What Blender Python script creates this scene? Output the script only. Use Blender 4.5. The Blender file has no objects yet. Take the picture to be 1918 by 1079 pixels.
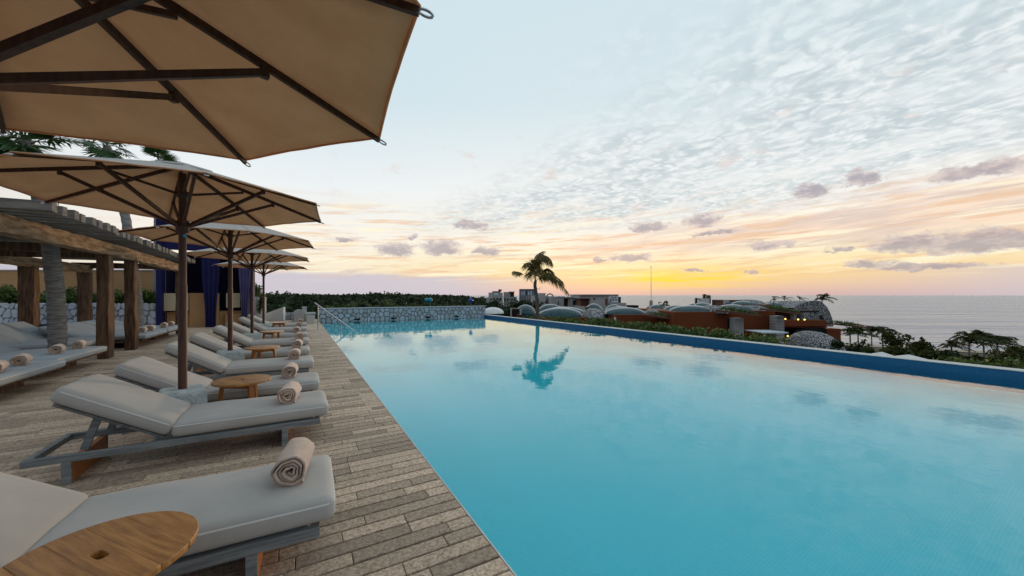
import bpy, bmesh, math, random
import numpy as np
from mathutils import Vector, Matrix, Euler
random.seed(7); RNG = np.random.default_rng(7)
R = math.radians
SC = bpy.context.scene
COL = SC.collection

# ------------------------------------------------------------------ camera
YAW = 29.7
cam = bpy.data.objects.new('camera', bpy.data.cameras.new('camera'))
COL.objects.link(cam); SC.camera = cam
cam.location = (0, 0, 1.5); cam.rotation_euler = (R(90), 0, R(-YAW))
cam.data.sensor_width = 36; cam.data.lens = 36*700/1918
cam.data.shift_y = 13.5/1918
cam.data.clip_start = .05; cam.data.clip_end = 80000
SS, CC = math.sin(R(YAW)), math.cos(R(YAW))
RT, FW = Vector((CC, -SS, 0)), Vector((SS, CC, 0))
def far(r, d, z=0.0): return RT*r + FW*d + Vector((0, 0, z))         # metres right of / ahead of the viewpoint
def brg(b, d, z=0.0): return far((b-959)/700*d, d, z)                # along a surveyed bearing, d metres out
def lev(a, d): return 1.5 - (a-553)/700*d                            # height of a sight line at d metres

# ------------------------------------------------------------------ node helper
class V_:
    def __init__(s, nt, o): s.nt, s.o = nt, o
    def _m(s, op, b=None, c=None, cl=False):
        n = s.nt.nodes.new('ShaderNodeMath'); n.operation = op; n.use_clamp = cl
        s.nt.links.new(s.o, n.inputs[0])
        for i, v in ((1, b), (2, c)):
            if v is None: continue
            if isinstance(v, V_): s.nt.links.new(v.o, n.inputs[i])
            else: n.inputs[i].default_value = v
        return V_(s.nt, n.outputs[0])
    def __add__(s, b): return s._m('ADD', b)
    def __sub__(s, b): return s._m('SUBTRACT', b)
    def __mul__(s, b): return s._m('MULTIPLY', b)
    def __truediv__(s, b): return s._m('DIVIDE', b)
    def max(s, b): return s._m('MAXIMUM', b)
    def min(s, b): return s._m('MINIMUM', b)
    def pow(s, b): return s._m('POWER', b)
    def frac(s): return s._m('FRACT')
    def atan2(s, b): return s._m('ARCTAN2', b)
    def exp(s): return s._m('EXPONENT')
    def log(s): return s._m('LOGARITHM', math.e)
    def abs(s): return s._m('ABSOLUTE')
    def inv(s): return (s*-1.0) + 1.0
    def step(s, a, b, lo=0.0, hi=1.0):
        n = s.nt.nodes.new('ShaderNodeMapRange'); n.interpolation_type = 'SMOOTHSTEP'
        s.nt.links.new(s.o, n.inputs[0])
        n.inputs[1].default_value, n.inputs[2].default_value = a, b
        n.inputs[3].default_value, n.inputs[4].default_value = lo, hi
        return V_(s.nt, n.outputs[0])
def comb(nt, x, y, z=0.0):
    n = nt.nodes.new('ShaderNodeCombineXYZ')
    for i, v in enumerate((x, y, z)):
        if isinstance(v, V_): nt.links.new(v.o, n.inputs[i])
        else: n.inputs[i].default_value = v
    return V_(nt, n.outputs[0])
def noise(nt, vec, scale, detail=4, rough=.5, dist=0.0, col=False):
    n = nt.nodes.new('ShaderNodeTexNoise')
    if vec is not None: nt.links.new(vec.o, n.inputs['Vector'])
    n.inputs['Scale'].default_value = scale; n.inputs['Detail'].default_value = detail
    n.inputs['Roughness'].default_value = rough; n.inputs['Distortion'].default_value = dist
    return V_(nt, n.outputs['Color' if col else 'Fac'])
def vmath(nt, op, a, b):
    n = nt.nodes.new('ShaderNodeVectorMath'); n.operation = op
    nt.links.new(a.o, n.inputs[0])
    if isinstance(b, V_): nt.links.new(b.o, n.inputs[1])
    elif b is not None: n.inputs[1].default_value = b
    return V_(nt, n.outputs['Value' if op == 'LENGTH' else 'Vector'])
def cmix(nt, f, a, b, mode='MIX'):
    n = nt.nodes.new('ShaderNodeMix'); n.data_type = 'RGBA'; n.blend_type = mode
    for sock, v in ((n.inputs[0], f), (n.inputs[6], a), (n.inputs[7], b)):
        if isinstance(v, V_): nt.links.new(v.o, sock)
        elif isinstance(v, (int, float)): sock.default_value = v
        else: sock.default_value = (*v[:3], 1)
    return V_(nt, n.outputs[2])
def ramp(nt, f, stops):
    n = nt.nodes.new('ShaderNodeValToRGB'); e = n.color_ramp.elements
    while len(e) < len(stops): e.new(.5)
    for k, (p, c) in zip(e, stops): k.position = p; k.color = (*c, 1)
    nt.links.new(f.o, n.inputs[0]); return V_(nt, n.outputs[0])
def S(r, g, b, k=1.0):
    f = lambda v: ((v/255+.055)/1.055)**2.4 if v > 10 else v/255/12.92
    return (f(r)*k, f(g)*k, f(b)*k)

# ------------------------------------------------------------------ sky
SUN_AZ, LAMP_AZ = 54.5, 43.2        # bearing of the brightest gap in the cloud, and of the sun itself
def make_world():
    w = bpy.data.worlds.new('World'); SC.world = w; w.use_nodes = True
    nt = w.node_tree; nt.nodes.clear()
    tc = nt.nodes.new('ShaderNodeTexCoord'); d = V_(nt, tc.outputs['Generated'])
    sp = nt.nodes.new('ShaderNodeSeparateXYZ'); nt.links.new(d.o, sp.inputs[0])
    x, y, z = (V_(nt, sp.outputs[i]) for i in range(3))
    hyp = (x*x + y*y).pow(.5).max(.0001)
    el = z.atan2(hyp)                                     # radians
    az = x.atan2(y)                                       # radians from +Y, clockwise
    daz = az - R(SUN_AZ)
    ca = (x*math.sin(R(SUN_AZ)) + y*math.cos(R(SUN_AZ))) / hyp   # cosine of the bearing off the sun
    e = el.max(0.0)
    en = e / (math.pi/2)
    deg = lambda q: q/90
    # clear sky, towards the sun and away from it
    cool = ramp(nt, en, [(0, S(198,192,200)), (deg(2.6), S(206,202,212)), (deg(3.6), S(247,236,212)), (deg(8), S(247,241,231)),
                         (deg(15), S(234,240,242)), (deg(26), S(206,225,234)), (deg(60), S(200,220,232)), (1, S(204,222,233))])
    warm = ramp(nt, en, [(0, S(206,178,176)), (deg(1.2), S(230,196,170)), (deg(2.6), S(246,214,158)), (deg(4.5), S(250,232,186)), (deg(8), S(251,243,226)),
                         (deg(15), S(240,242,240)), (deg(27), S(212,228,234)), (deg(60), S(202,221,232)), (1, S(204,222,233))])
    back = ramp(nt, en, [(0, S(112,116,130)), (deg(8), S(128,136,152)), (deg(30), S(150,166,186)), (1, S(204,222,233))])
    q = comb(nt, x/(z.max(0.0)+.045), y/(z.max(0.0)+.045), 0.0)  # cloud deck seen in plan
    sq = nt.nodes.new('ShaderNodeSeparateXYZ'); nt.links.new(q.o, sq.inputs[0])
    qx, qy = V_(nt, sq.outputs[0]), V_(nt, sq.outputs[1])
    bank = noise(nt, comb(nt, az*5.0, el*6.0), 2.2, 3)
    col = cmix(nt, ca.step(.55, .97), cool, warm)
    # lilac bank on the horizon, left of the glow
    lil = (ca.step(.80, .985).inv()*.9) * (el + (bank-.5)*.03).step(R(2.6), R(3.1)).inv()
    col = cmix(nt, lil, col, S(204,198,208))
    # peach sheet under the mackerel deck, torn into long streaks
    lay = (noise(nt, comb(nt, qx*.9, qy*.25), 1.0, 5, .6)-.5)*1.8
    pe = (qx+lay).step(3.2, 4.5) * el.step(R(4.5), R(7.5)) * ca.step(.15, .7)
    st2 = noise(nt, comb(nt, az*6.0, (el*48.0)-(az*5.0)), 1.0, 7, .62)
    col = cmix(nt, pe*.82, col, cmix(nt, st2.step(.36, .64), S(218,192,182), S(250,222,196)))
    # thin streaks low down
    n1 = noise(nt, comb(nt, az*5.0, (el*66.0)-(az*3.0)), 1.0, 7, .62)
    lowm = el.step(R(1.6), R(3.4)) * el.step(R(10), R(15)).inv() * ca.step(.2, .75)
    col = cmix(nt, n1.step(.50, .62)*lowm*.8, col, S(236,196,160))
    n1b = noise(nt, comb(nt, (az*4.0)+7.0, (el*80.0)-(az*3.0)), 1.0, 7, .62)
    col = cmix(nt, n1b.step(.52, .63)*lowm*.8, col, S(255,246,216))
    n1c = noise(nt, comb(nt, (az*6.0)+17.0, (el*60.0)-(az*4.0)), 1.0, 6, .6)
    col = cmix(nt, n1c.step(.56, .68)*lowm*.6, col, S(206,186,180))
    # glow round the hidden sun
    gl = ((daz*daz)/(-.022)).exp() * (((el-R(2.4))*(el-R(2.4)))/(-.00055)).exp()
    stre = noise(nt, comb(nt, az*5.0, el*95.0), 1.3, 6, .62)
    col = cmix(nt, gl * stre.step(.34, .60, .25, 1.0), col, S(255,218,40))
    # mackerel deck
    wx = noise(nt, q, .8, 3, .5, col=True)
    edge = (noise(nt, comb(nt, qx*.8, qy*.5), 1.4, 4, .6)-.5)*1.5
    mk = (qx+edge).step(.9, 1.9) * (qx+edge).step(3.2, 4.4).inv() * el.step(R(8), R(12))
    vor = nt.nodes.new('ShaderNodeTexVoronoi'); vor.feature = 'SMOOTH_F1'; vor.inputs['Smoothness'].default_value = .6; vor.inputs['Scale'].default_value = 1.0; vor.inputs['Randomness'].default_value = .85
    qn = noise(nt, q, 6.0, 3, .6, col=True); qq = vmath(nt, 'ADD', vmath(nt, 'MULTIPLY', q, (19.0, 17.0, 0)), vmath(nt, 'MULTIPLY', qn, (3.2, 3.2, 0)))
    nt.links.new(qq.o, vor.inputs['Vector']); cell = V_(nt, vor.outputs['Distance'])*.7 + .1 + (noise(nt, qq, .45, 6, .68)-.5)*1.7
    body = noise(nt, comb(nt, qx*1.7, qy*.7), 1.5, 5, .6)
    gcol = cmix(nt, cell.step(.05, .75), S(239,243,243), S(187,201,207))
    col = cmix(nt, mk*body.step(.28, .60, .10, .85), col, gcol)
    wsp_ = (qx+edge).step(2.9, 3.8) * (qx+edge).step(4.2, 5.6).inv() * el.step(R(8), R(11))
    col = cmix(nt, wsp_*noise(nt, comb(nt, qx*4.0, qy*2.2), 1.2, 6, .65).step(.40, .66)*.7, col, S(250,249,245))
    # scattered small grey cumulus with flat bases: bearing, elevation, half widths
    wob = noise(nt, comb(nt, az*26.0, el*44.0), 1.0, 7, .68, col=True)
    wsp = nt.nodes.new('ShaderNodeSeparateXYZ'); nt.links.new(wob.o, wsp.inputs[0])
    ax = az + (V_(nt, wsp.outputs[0])-.5)*.090; ey = el + (V_(nt, wsp.outputs[1])-.5)*.034
    P = comb(nt, ax, ey, 0.0); frz = (V_(nt, wsp.outputs[2])-.5)*1.7
    cl = None
    for (px, py, hw, hh) in [(885,424,36,18),(775,446,18,10),(742,472,46,22),(828,468,48,26),(908,474,36,13),(1215,430,42,15),
                             (1316,416,46,22),(1612,338,40,24),(1445,462,54,13),(1572,469,30,10),(1700,460,100,30),(1850,458,160,40),
                             (1830,325,120,28),(1182,486,50,13),(1122,489,20,8),(1522,360,46,20),(1304,508,28,7),(1412,511,24,6),
                             (645,449,24,8),(1740,500,140,12),(1625,496,64,11),(1330,438,60,7),(2050,450,120,40),(2200,340,120,36),(480,474,50,14),(300,446,60,20)]:
        t = (px-959)/700; a = R(YAW)+math.atan(t); k = 1/(700*math.sqrt(1+t*t))
        ce = math.atan((553-py)*k)
        v = vmath(nt, 'MULTIPLY', vmath(nt, 'SUBTRACT', P, (a, ce, 0)), (1/(hw/(700*(1+t*t))), 1/(hh*k), 0))
        v = vmath(nt, 'MAXIMUM', v, vmath(nt, 'MULTIPLY', v, (-1, -2.2, 0)))
        m = vmath(nt, 'LENGTH', v, None)
        cl = m if cl is None else cl.min(m)
    cm = (cl + frz).step(.55, 1.0, 1.0, 0.0)
    shade = noise(nt, comb(nt, az*24.0, el*50.0), 1.5, 6, .6)
    ccol = cmix(nt, (shade + (cl-.5)*.35).step(.35, .75), S(164,156,166), S(216,200,196))
    col = cmix(nt, cm*.80, col, ccol)
    # pink-grey thin patches
    th = noise(nt, comb(nt, (az*7.0)+3.0, el*13.0), 1.6, 6, .62).step(.56, .74)*el.step(R(7), R(11))*el.step(R(20), R(30)).inv()*ca.step(.4, .9)
    col = cmix(nt, th*.5, col, S(226,206,198))
    # away from the dawn the sky is dimmer
    col = cmix(nt, ca.step(-.55, .45) .max(el.step(R(20), R(85))), back, col)
    ground = z.step(-.03, 0.0)
    col = cmix(nt, ground, S(92,92,96), col)
    sky = nt.nodes.new('ShaderNodeTexSky'); sky.sky_type = 'NISHITA'; sky.sun_disc = False
    sky.sun_elevation = R(2.4); sky.sun_rotation = R(LAMP_AZ)
    ns = V_(nt, sky.outputs[0])
    bg1 = nt.nodes.new('ShaderNodeBackground'); nt.links.new(col.o, bg1.inputs[0]); bg1.inputs[1].default_value = .98
    bg2 = nt.nodes.new('ShaderNodeBackground'); nt.links.new(ns.o, bg2.inputs[0]); bg2.inputs[1].default_value = .05
    mx = nt.nodes.new('ShaderNodeMixShader'); mx.inputs[0].default_value = .08
    nt.links.new(bg1.outputs[0], mx.inputs[1]); nt.links.new(bg2.outputs[0], mx.inputs[2])
    out = nt.nodes.new('ShaderNodeOutputWorld'); nt.links.new(mx.outputs[0], out.inputs[0])
make_world()
sl = bpy.data.lights.new('sun', 'SUN'); sl.energy = .8; sl.angle = R(3); sl.color = (1, .62, .32)
sun = bpy.data.objects.new('sun', sl); COL.objects.link(sun)
sd = Vector((math.sin(R(LAMP_AZ)), math.cos(R(LAMP_AZ)), math.tan(R(2.4))))
sun.rotation_euler = sd.to_track_quat('Z', 'Y').to_euler()
vs = SC.view_settings
vs.view_transform = 'Standard'; vs.look = 'None'; vs.exposure = 0.18; vs.gamma = 1.0; vs.use_curve_mapping = False
SC.cycles.max_bounces = 8; SC.cycles.transparent_max_bounces = 16

# ------------------------------------------------------------------ materials
def pmat(name, c1, c2=None, scale=6, rough=.8, bump=.0, bscale=None, stretch=(1,1,1), rand=.0, tint=None, spec=.3,
         detail=6, coords='Object', metal=0, transl=0, sheen=0, spots=None, bdist=.01, hue=None, coat=0):
    m = bpy.data.materials.new(name); m.use_nodes = True; nt = m.node_tree
    b = nt.nodes['Principled BSDF']; c2 = c2 or c1
    tc = nt.nodes.new('ShaderNodeTexCoord'); vec = vmath(nt, 'MULTIPLY', V_(nt, tc.outputs[coords]), stretch)
    oi = nt.nodes.new('ShaderNodeObjectInfo'); at = nt.nodes.new('ShaderNodeAttribute'); at.attribute_name = 'tint'
    rnd = (V_(nt, oi.outputs['Random']) + V_(nt, at.outputs['Fac'])).frac()
    vec = vmath(nt, 'ADD', vec, comb(nt, rnd*37.0, rnd*91.0, rnd*53.0))
    f = noise(nt, vec, scale, detail, .6).step(.3, .7)
    col = cmix(nt, f, c1, c2)
    if tint: col = cmix(nt, rnd, col, cmix(nt, f, tint, tint), 'MIX') if False else cmix(nt, rnd.step(.2, 1), col, tint)
    if rand:
        k = rnd*rand + (1-rand*.5)
        col = cmix(nt, 1.0, col, comb(nt, k, k, k), 'MULTIPLY')
    if spots:
        sc, thr, sc_col = spots
        sp = noise(nt, vec, sc, 3, .7).step(thr, thr+.08)
        col = cmix(nt, sp, col, sc_col)
    nt.links.new(col.o, b.inputs['Base Color'])
    b.inputs['Roughness'].default_value = rough; b.inputs['Specular IOR Level'].default_value = spec
    b.inputs['Metallic'].default_value = metal
    if sheen: b.inputs['Sheen Weight'].default_value = sheen
    if coat: b.inputs['Coat Weight'].default_value = coat
    if bump:
        bn = nt.nodes.new('ShaderNodeBump'); bn.inputs['Strength'].default_value = bump; bn.inputs['Distance'].default_value = bdist
        h = noise(nt, vec, bscale or scale*3, 5, .65); nt.links.new(h.o, bn.inputs['Height'])
        nt.links.new(bn.outputs[0], b.inputs['Normal'])
    if transl:
        t = nt.nodes.new('ShaderNodeBsdfTranslucent'); nt.links.new(col.o, t.inputs[0])
        mx = nt.nodes.new('ShaderNodeMixShader'); mx.inputs[0].default_value = transl
        nt.links.new(b.outputs[0], mx.inputs[1]); nt.links.new(t.outputs[0], mx.inputs[2])
        nt.links.new(mx.outputs[0], nt.nodes['Material Output'].inputs[0])
    return m
def weave(m, scale, strength):
    nt = m.node_tree; b = nt.nodes['Principled BSDF']; tc = nt.nodes.new('ShaderNodeTexCoord')
    v = V_(nt, tc.outputs['Object'])
    h = noise(nt, vmath(nt, 'MULTIPLY', v, (1, 6, 1)), scale, 2) + noise(nt, vmath(nt, 'MULTIPLY', v, (6, 1, 1)), scale, 2) + noise(nt, v, 5, 3)*1.4
    bn = nt.nodes.new('ShaderNodeBump'); bn.inputs['Strength'].default_value = strength; bn.inputs['Distance'].default_value = .006
    nt.links.new(h.o, bn.inputs['Height']); nt.links.new(bn.outputs[0], b.inputs['Normal'])
M = {}
M['plank'] = pmat('travertine', (.35,.25,.17), (.66,.50,.365), 44, .70, .9, 90, (1,1.15,1), .66, None, .35, 12, 'Object', spots=(62, .57, (.19,.135,.09)), bdist=.004)
M['joint'] = pmat('dark_joint', (.010,.009,.008), None, 5, .9)
M['coping'] = pmat('coping', (.62,.60,.56), (.50,.48,.44), 8, .6)
M['cushion'] = pmat('cushion_fabric', (.43,.41,.375), (.485,.46,.425), 3, .92, rand=.10, spec=.15, sheen=.15); weave(M['cushion'], 90, .18)
M['blue_cushion'] = pmat('blue_grey_fabric', (.33,.365,.385), (.38,.41,.43), 4, .92, rand=.08, spec=.15, sheen=.1); weave(M['blue_cushion'], 90, .2)
M['piping'] = pmat('piping', (.66,.64,.60), None, 3, .9)
M['grey_wood'] = pmat('weathered_wood', (.13,.145,.15), (.26,.27,.265), 5, .8, .4, 20, (.6,8,8), .2)
M['teak'] = pmat('teak', (.29,.115,.025), (.52,.235,.060), 6, .36, .2, 24, (10,.8,10), .35, None, .5, 9)
M['teak_leg'] = pmat('teak_leg', (.36,.12,.035), (.48,.20,.06), 5, .5, .1, 30, (7,7,1), .2)
M['towel'] = pmat('terry', (.66,.48,.37), (.76,.58,.46), 14, .98, .9, 170, rand=.12, spec=.05, sheen=.3, bdist=.006)
M['canvas'] = pmat('canvas', (.70,.375,.195), (.80,.45,.245), 3.5, .9, .12, 220, spec=.1, transl=.45)  # same cloth as the cream top; underside shade painted in as tan
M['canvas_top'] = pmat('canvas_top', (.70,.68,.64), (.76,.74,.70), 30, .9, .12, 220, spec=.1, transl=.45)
M['pole'] = pmat('dark_wood', (.055,.022,.014), (.10,.042,.026), 6, .5, .15, 30, (6,6,.7), spec=.35)
M['steel'] = pmat('steel', (.55,.56,.57), None, 4, .28, metal=1)
M['block'] = pmat('rough_stone', (.42,.47,.46), (.62,.66,.64), 14, .85, 1.0, 40, spots=(38, .58, (.24,.29,.29)), bdist=.02)
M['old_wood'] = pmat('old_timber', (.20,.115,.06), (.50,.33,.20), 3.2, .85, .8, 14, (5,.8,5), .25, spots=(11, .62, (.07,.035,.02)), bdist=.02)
M['post_wood'] = pmat('old_post', (.075,.037,.020), (.22,.13,.075), 3.2, .85, .8, 14, (5,5,.7), .25, spots=(11, .63, (.06,.03,.018)), bdist=.02)  # same timber as the beams, base colour darkened to carry the posts' shade
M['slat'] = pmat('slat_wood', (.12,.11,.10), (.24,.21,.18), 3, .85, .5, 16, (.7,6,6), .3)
M['trunk'] = pmat('palm_trunk', (.17,.15,.135), (.36,.335,.31), 5, .9, .8, 16, (1,1,7), .15, bdist=.03)
M['frond'] = pmat('palm_leaf', (.030,.055,.012), (.075,.105,.024), 3, .5, rand=.5, tint=(.10,.09,.02), spec=.4, transl=.25)
M['fan'] = pmat('fan_leaf', (.022,.065,.020), (.060,.135,.035), 3, .5, rand=.5, spec=.4, transl=.25)
M['leaf'] = pmat('leaf', (.026,.066,.014), (.070,.130,.026), 2, .5, rand=.75, tint=(.115,.155,.032), spec=.4, transl=.3)
M['darkleaf'] = pmat('dark_leaf', (.018,.034,.014), (.040,.062,.022), .3, .7, rand=.6, spec=.2, transl=.2)
M['beachleaf'] = pmat('beach_leaf', (.022,.036,.010), (.050,.070,.018), 1, .7, rand=.6, tint=(.075,.075,.016), spec=.15, transl=.2)
M['stone'] = pmat('white_stone', (.34,.345,.35), (.54,.535,.53), 3, .85, .7, 14, rand=.45, tint=(.40,.42,.46), bdist=.02)
M['mortar'] = pmat('mortar', (.16,.17,.19), (.22,.23,.25), 9, .95, .3, 40)
M['ochre'] = pmat('ochre_plaster', (.42,.23,.10), (.47,.27,.12), 1.5, .9, .1, 20)
M['cream'] = pmat('cream_plaster', (.50,.40,.26), (.55,.45,.30), 1.5, .9, .1, 20)
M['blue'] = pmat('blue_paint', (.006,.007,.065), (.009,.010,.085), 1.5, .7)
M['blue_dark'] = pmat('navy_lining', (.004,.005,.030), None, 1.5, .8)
M['curtain_blue'] = pmat('blue_curtain', (.009,.009,.058), (.013,.012,.080), 2, .85)
M['curtain_lilac'] = pmat('lilac_curtain', (.065,.056,.145), (.085,.073,.175), 2, .85)
M['white'] = pmat('white_plaster', (.70,.68,.64), (.78,.76,.72), 2, .85, .1, 20)
M['terracotta'] = pmat('terracotta', (.17,.040,.012), (.22,.055,.017), .35, .9, .15, 6, rand=.15)
M['mosaic'] = pmat('teal_mosaic', (.016,.046,.054), (.042,.092,.097), 1.2, .6, .3, 40, spec=.2, spots=(16, .68, (.15,.20,.20)), bdist=.01)
M['pale_wall'] = pmat('pale_render', (.42,.39,.36), (.50,.47,.435), .4, .9, rand=.2)
M['grey_wall'] = pmat('grey_render', (.15,.17,.22), (.20,.22,.27), .3, .85)
M['dark_glass'] = pmat('dark_glass', (.018,.024,.028), None, 1, .12, spec=.5)
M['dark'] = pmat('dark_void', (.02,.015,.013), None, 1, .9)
M['brown_wall'] = pmat('brown_render', (.16,.07,.045), (.20,.09,.06), .5, .9)
M['roof_slab'] = pmat('concrete', (.34,.30,.26), (.42,.38,.33), 1, .85)
M['white_slab'] = pmat('pale_metal', (.72,.78,.80), None, 1, .5)
M['turf'] = pmat('roof_turf', (.035,.06,.018), (.07,.09,.03), 3, .9, .5, 12)
M['sand'] = pmat('sand', (.30,.25,.19), (.38,.32,.25), .2, .95)
M['soil'] = pmat('soil', (.030,.034,.018), (.055,.055,.028), .08, .95)
M['turq'] = pmat('turquoise_glaze', (.01,.26,.38), None, 1, .25)
M['cobalt'] = pmat('cobalt_glaze', (.01,.06,.42), None, 1, .25)
def dome_stone():
    m = pmat('rubble_stone', (.30,.29,.28), (.42,.41,.40), 2, .9); nt = m.node_tree; b = nt.nodes['Principled BSDF']
    tc = nt.nodes.new('ShaderNodeTexCoord'); vo = nt.nodes.new('ShaderNodeTexVoronoi'); vo.feature = 'DISTANCE_TO_EDGE'
    vo.inputs['Scale'].default_value = 5.5; nt.links.new(tc.outputs['Object'], vo.inputs['Vector'])
    v2 = nt.nodes.new('ShaderNodeTexVoronoi'); v2.inputs['Scale'].default_value = 5.5; nt.links.new(tc.outputs['Object'], v2.inputs['Vector'])
    e = V_(nt, vo.outputs['Distance']).step(.04, .12)
    sp = nt.nodes.new('ShaderNodeSeparateColor'); nt.links.new(v2.outputs['Color'], sp.inputs[0])
    st = cmix(nt, V_(nt, sp.outputs[0]), (.24,.24,.24), (.60,.57,.55))
    nt.links.new(cmix(nt, e, (.055,.055,.058), st).o, b.inputs['Base Color'])
    bn = nt.nodes.new('ShaderNodeBump'); bn.inputs['Distance'].default_value = .08; nt.links.new(e.o, bn.inputs['Height'])
    nt.links.new(bn.outputs[0], b.inputs['Normal']); return m
M['rubble'] = dome_stone()
def tile_mat(name, c1, c2, mort, sc):
    m = bpy.data.materials.new(name); m.use_nodes = True; nt = m.node_tree; b = nt.nodes['Principled BSDF']
    tc = nt.nodes.new('ShaderNodeTexCoord'); br = nt.nodes.new('ShaderNodeTexBrick')
    br.offset = 0; br.inputs['Scale'].default_value = sc; br.inputs['Brick Width'].default_value = .5; br.inputs['Row Height'].default_value = .5
    br.inputs['Mortar Size'].default_value = .035
    for k, c in (('Color1', c1), ('Color2', c2), ('Mortar', mort)): br.inputs[k].default_value = (*c, 1)
    # one pattern for each facing
    g = nt.nodes.new('ShaderNodeNewGeometry'); sp = nt.nodes.new('ShaderNodeSeparateXYZ'); nt.links.new(g.outputs['Normal'], sp.inputs[0])
    so = nt.nodes.new('ShaderNodeSeparateXYZ'); nt.links.new(tc.outputs['Object'], so.inputs[0])
    X, Y, Z = (V_(nt, so.outputs[i]) for i in range(3)); nx = V_(nt, sp.outputs[0]).abs().step(.4, .6); ny = V_(nt, sp.outputs[1]).abs().step(.4, .6)
    u = X*nx.inv() + Y*nx; v = Y*(nx.max(ny)).inv() + Z*nx.max(ny)
    nt.links.new(comb(nt, u, v).o, br.inputs['Vector']); nt.links.new(br.outputs[0], b.inputs['Base Color'])
    b.inputs['Roughness'].default_value = .4; return m
M['pool_tile'] = tile_mat('pool_mosaic', (.004,.76,.87), (.008,.80,.90), (.05,.86,.93), 20)
M['edge_tile'] = tile_mat('edge_mosaic', (.006,.085,.20), (.009,.10,.23), (.02,.15,.28), 20)
def water_mat():
    m = bpy.data.materials.new('pool_water'); m.use_nodes = True; nt = m.node_tree; nt.nodes.clear()
    g = nt.nodes.new('ShaderNodeNewGeometry'); p = V_(nt, g.outputs['Position'])
    h = noise(nt, vmath(nt, 'MULTIPLY', p, (.9, .9, 0)), 1.5, 3, .5)*1.0 + noise(nt, vmath(nt, 'MULTIPLY', p, (1, 1, 0)), 7, 2, .5)*.16
    bn = nt.nodes.new('ShaderNodeBump'); bn.inputs['Strength'].default_value = 1; bn.inputs['Distance'].default_value = .0042
    nt.links.new(h.o, bn.inputs['Height'])
    fr = nt.nodes.new('ShaderNodeFresnel'); fr.inputs[0].default_value = 1.38
    nt.links.new(bn.outputs[0], fr.inputs[1])
    gl = nt.nodes.new('ShaderNodeBsdfGlossy'); gl.inputs['Roughness'].default_value = .0; nt.links.new(bn.outputs[0], gl.inputs['Normal'])
    gl.inputs[0].default_value = (1, 1, 1, 1)
    tr = nt.nodes.new('ShaderNodeBsdfRefraction'); tr.inputs['Color'].default_value = (.95, .995, 1, 1); tr.inputs['IOR'].default_value = 1.33; tr.inputs['Roughness'].default_value = 0; nt.links.new(bn.outputs[0], tr.inputs['Normal'])
    mx = nt.nodes.new('ShaderNodeMixShader'); nt.links.new(fr.outputs[0], mx.inputs[0])
    nt.links.new(tr.outputs[0], mx.inputs[1]); nt.links.new(gl.outputs[0], mx.inputs[2])
    o = nt.nodes.new('ShaderNodeOutputMaterial'); nt.links.new(mx.outputs[0], o.inputs[0]); return m
M['water'] = water_mat()
def sea_mat():
    m = bpy.data.materials.new('sea_water'); m.use_nodes = True; nt = m.node_tree; b = nt.nodes['Principled BSDF']
    b.inputs['Base Color'].default_value = (.38, .375, .41, 1); b.inputs['Roughness'].default_value = .24; b.inputs['IOR'].default_value = 1.33
    g = nt.nodes.new('ShaderNodeNewGeometry'); p = V_(nt, g.outputs['Position'])
    n_ = lambda a, b: comb(nt, V_(nt, sx.outputs[0])*(CC*a)-V_(nt, sx.outputs[1])*(SS*a), V_(nt, sx.outputs[0])*(SS*b)+V_(nt, sx.outputs[1])*(CC*b))
    sx = nt.nodes.new('ShaderNodeSeparateXYZ'); nt.links.new(p.o, sx.inputs[0])
    h = noise(nt, n_(.004, .022), 1, 7, .6)*26 + noise(nt, n_(.03, .14), 1, 6, .62)*4
    bn = nt.nodes.new('ShaderNodeBump'); bn.inputs['Strength'].default_value = .8; bn.inputs['Distance'].default_value = 1.0
    nt.links.new(h.o, bn.inputs['Height']); nt.links.new(bn.outputs[0], b.inputs['Normal']); return m
M['sea'] = sea_mat()
def lamp_mat():
    m = bpy.data.materials.new('lit_lamp'); m.use_nodes = True; b = m.node_tree.nodes['Principled BSDF']
    b.inputs['Base Color'].default_value = (.8, .7, .3, 1); b.inputs['Emission Color'].default_value = (1, .78, .12, 1); b.inputs['Emission Strength'].default_value = 1.6; return m
M['lamp'] = lamp_mat()

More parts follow.
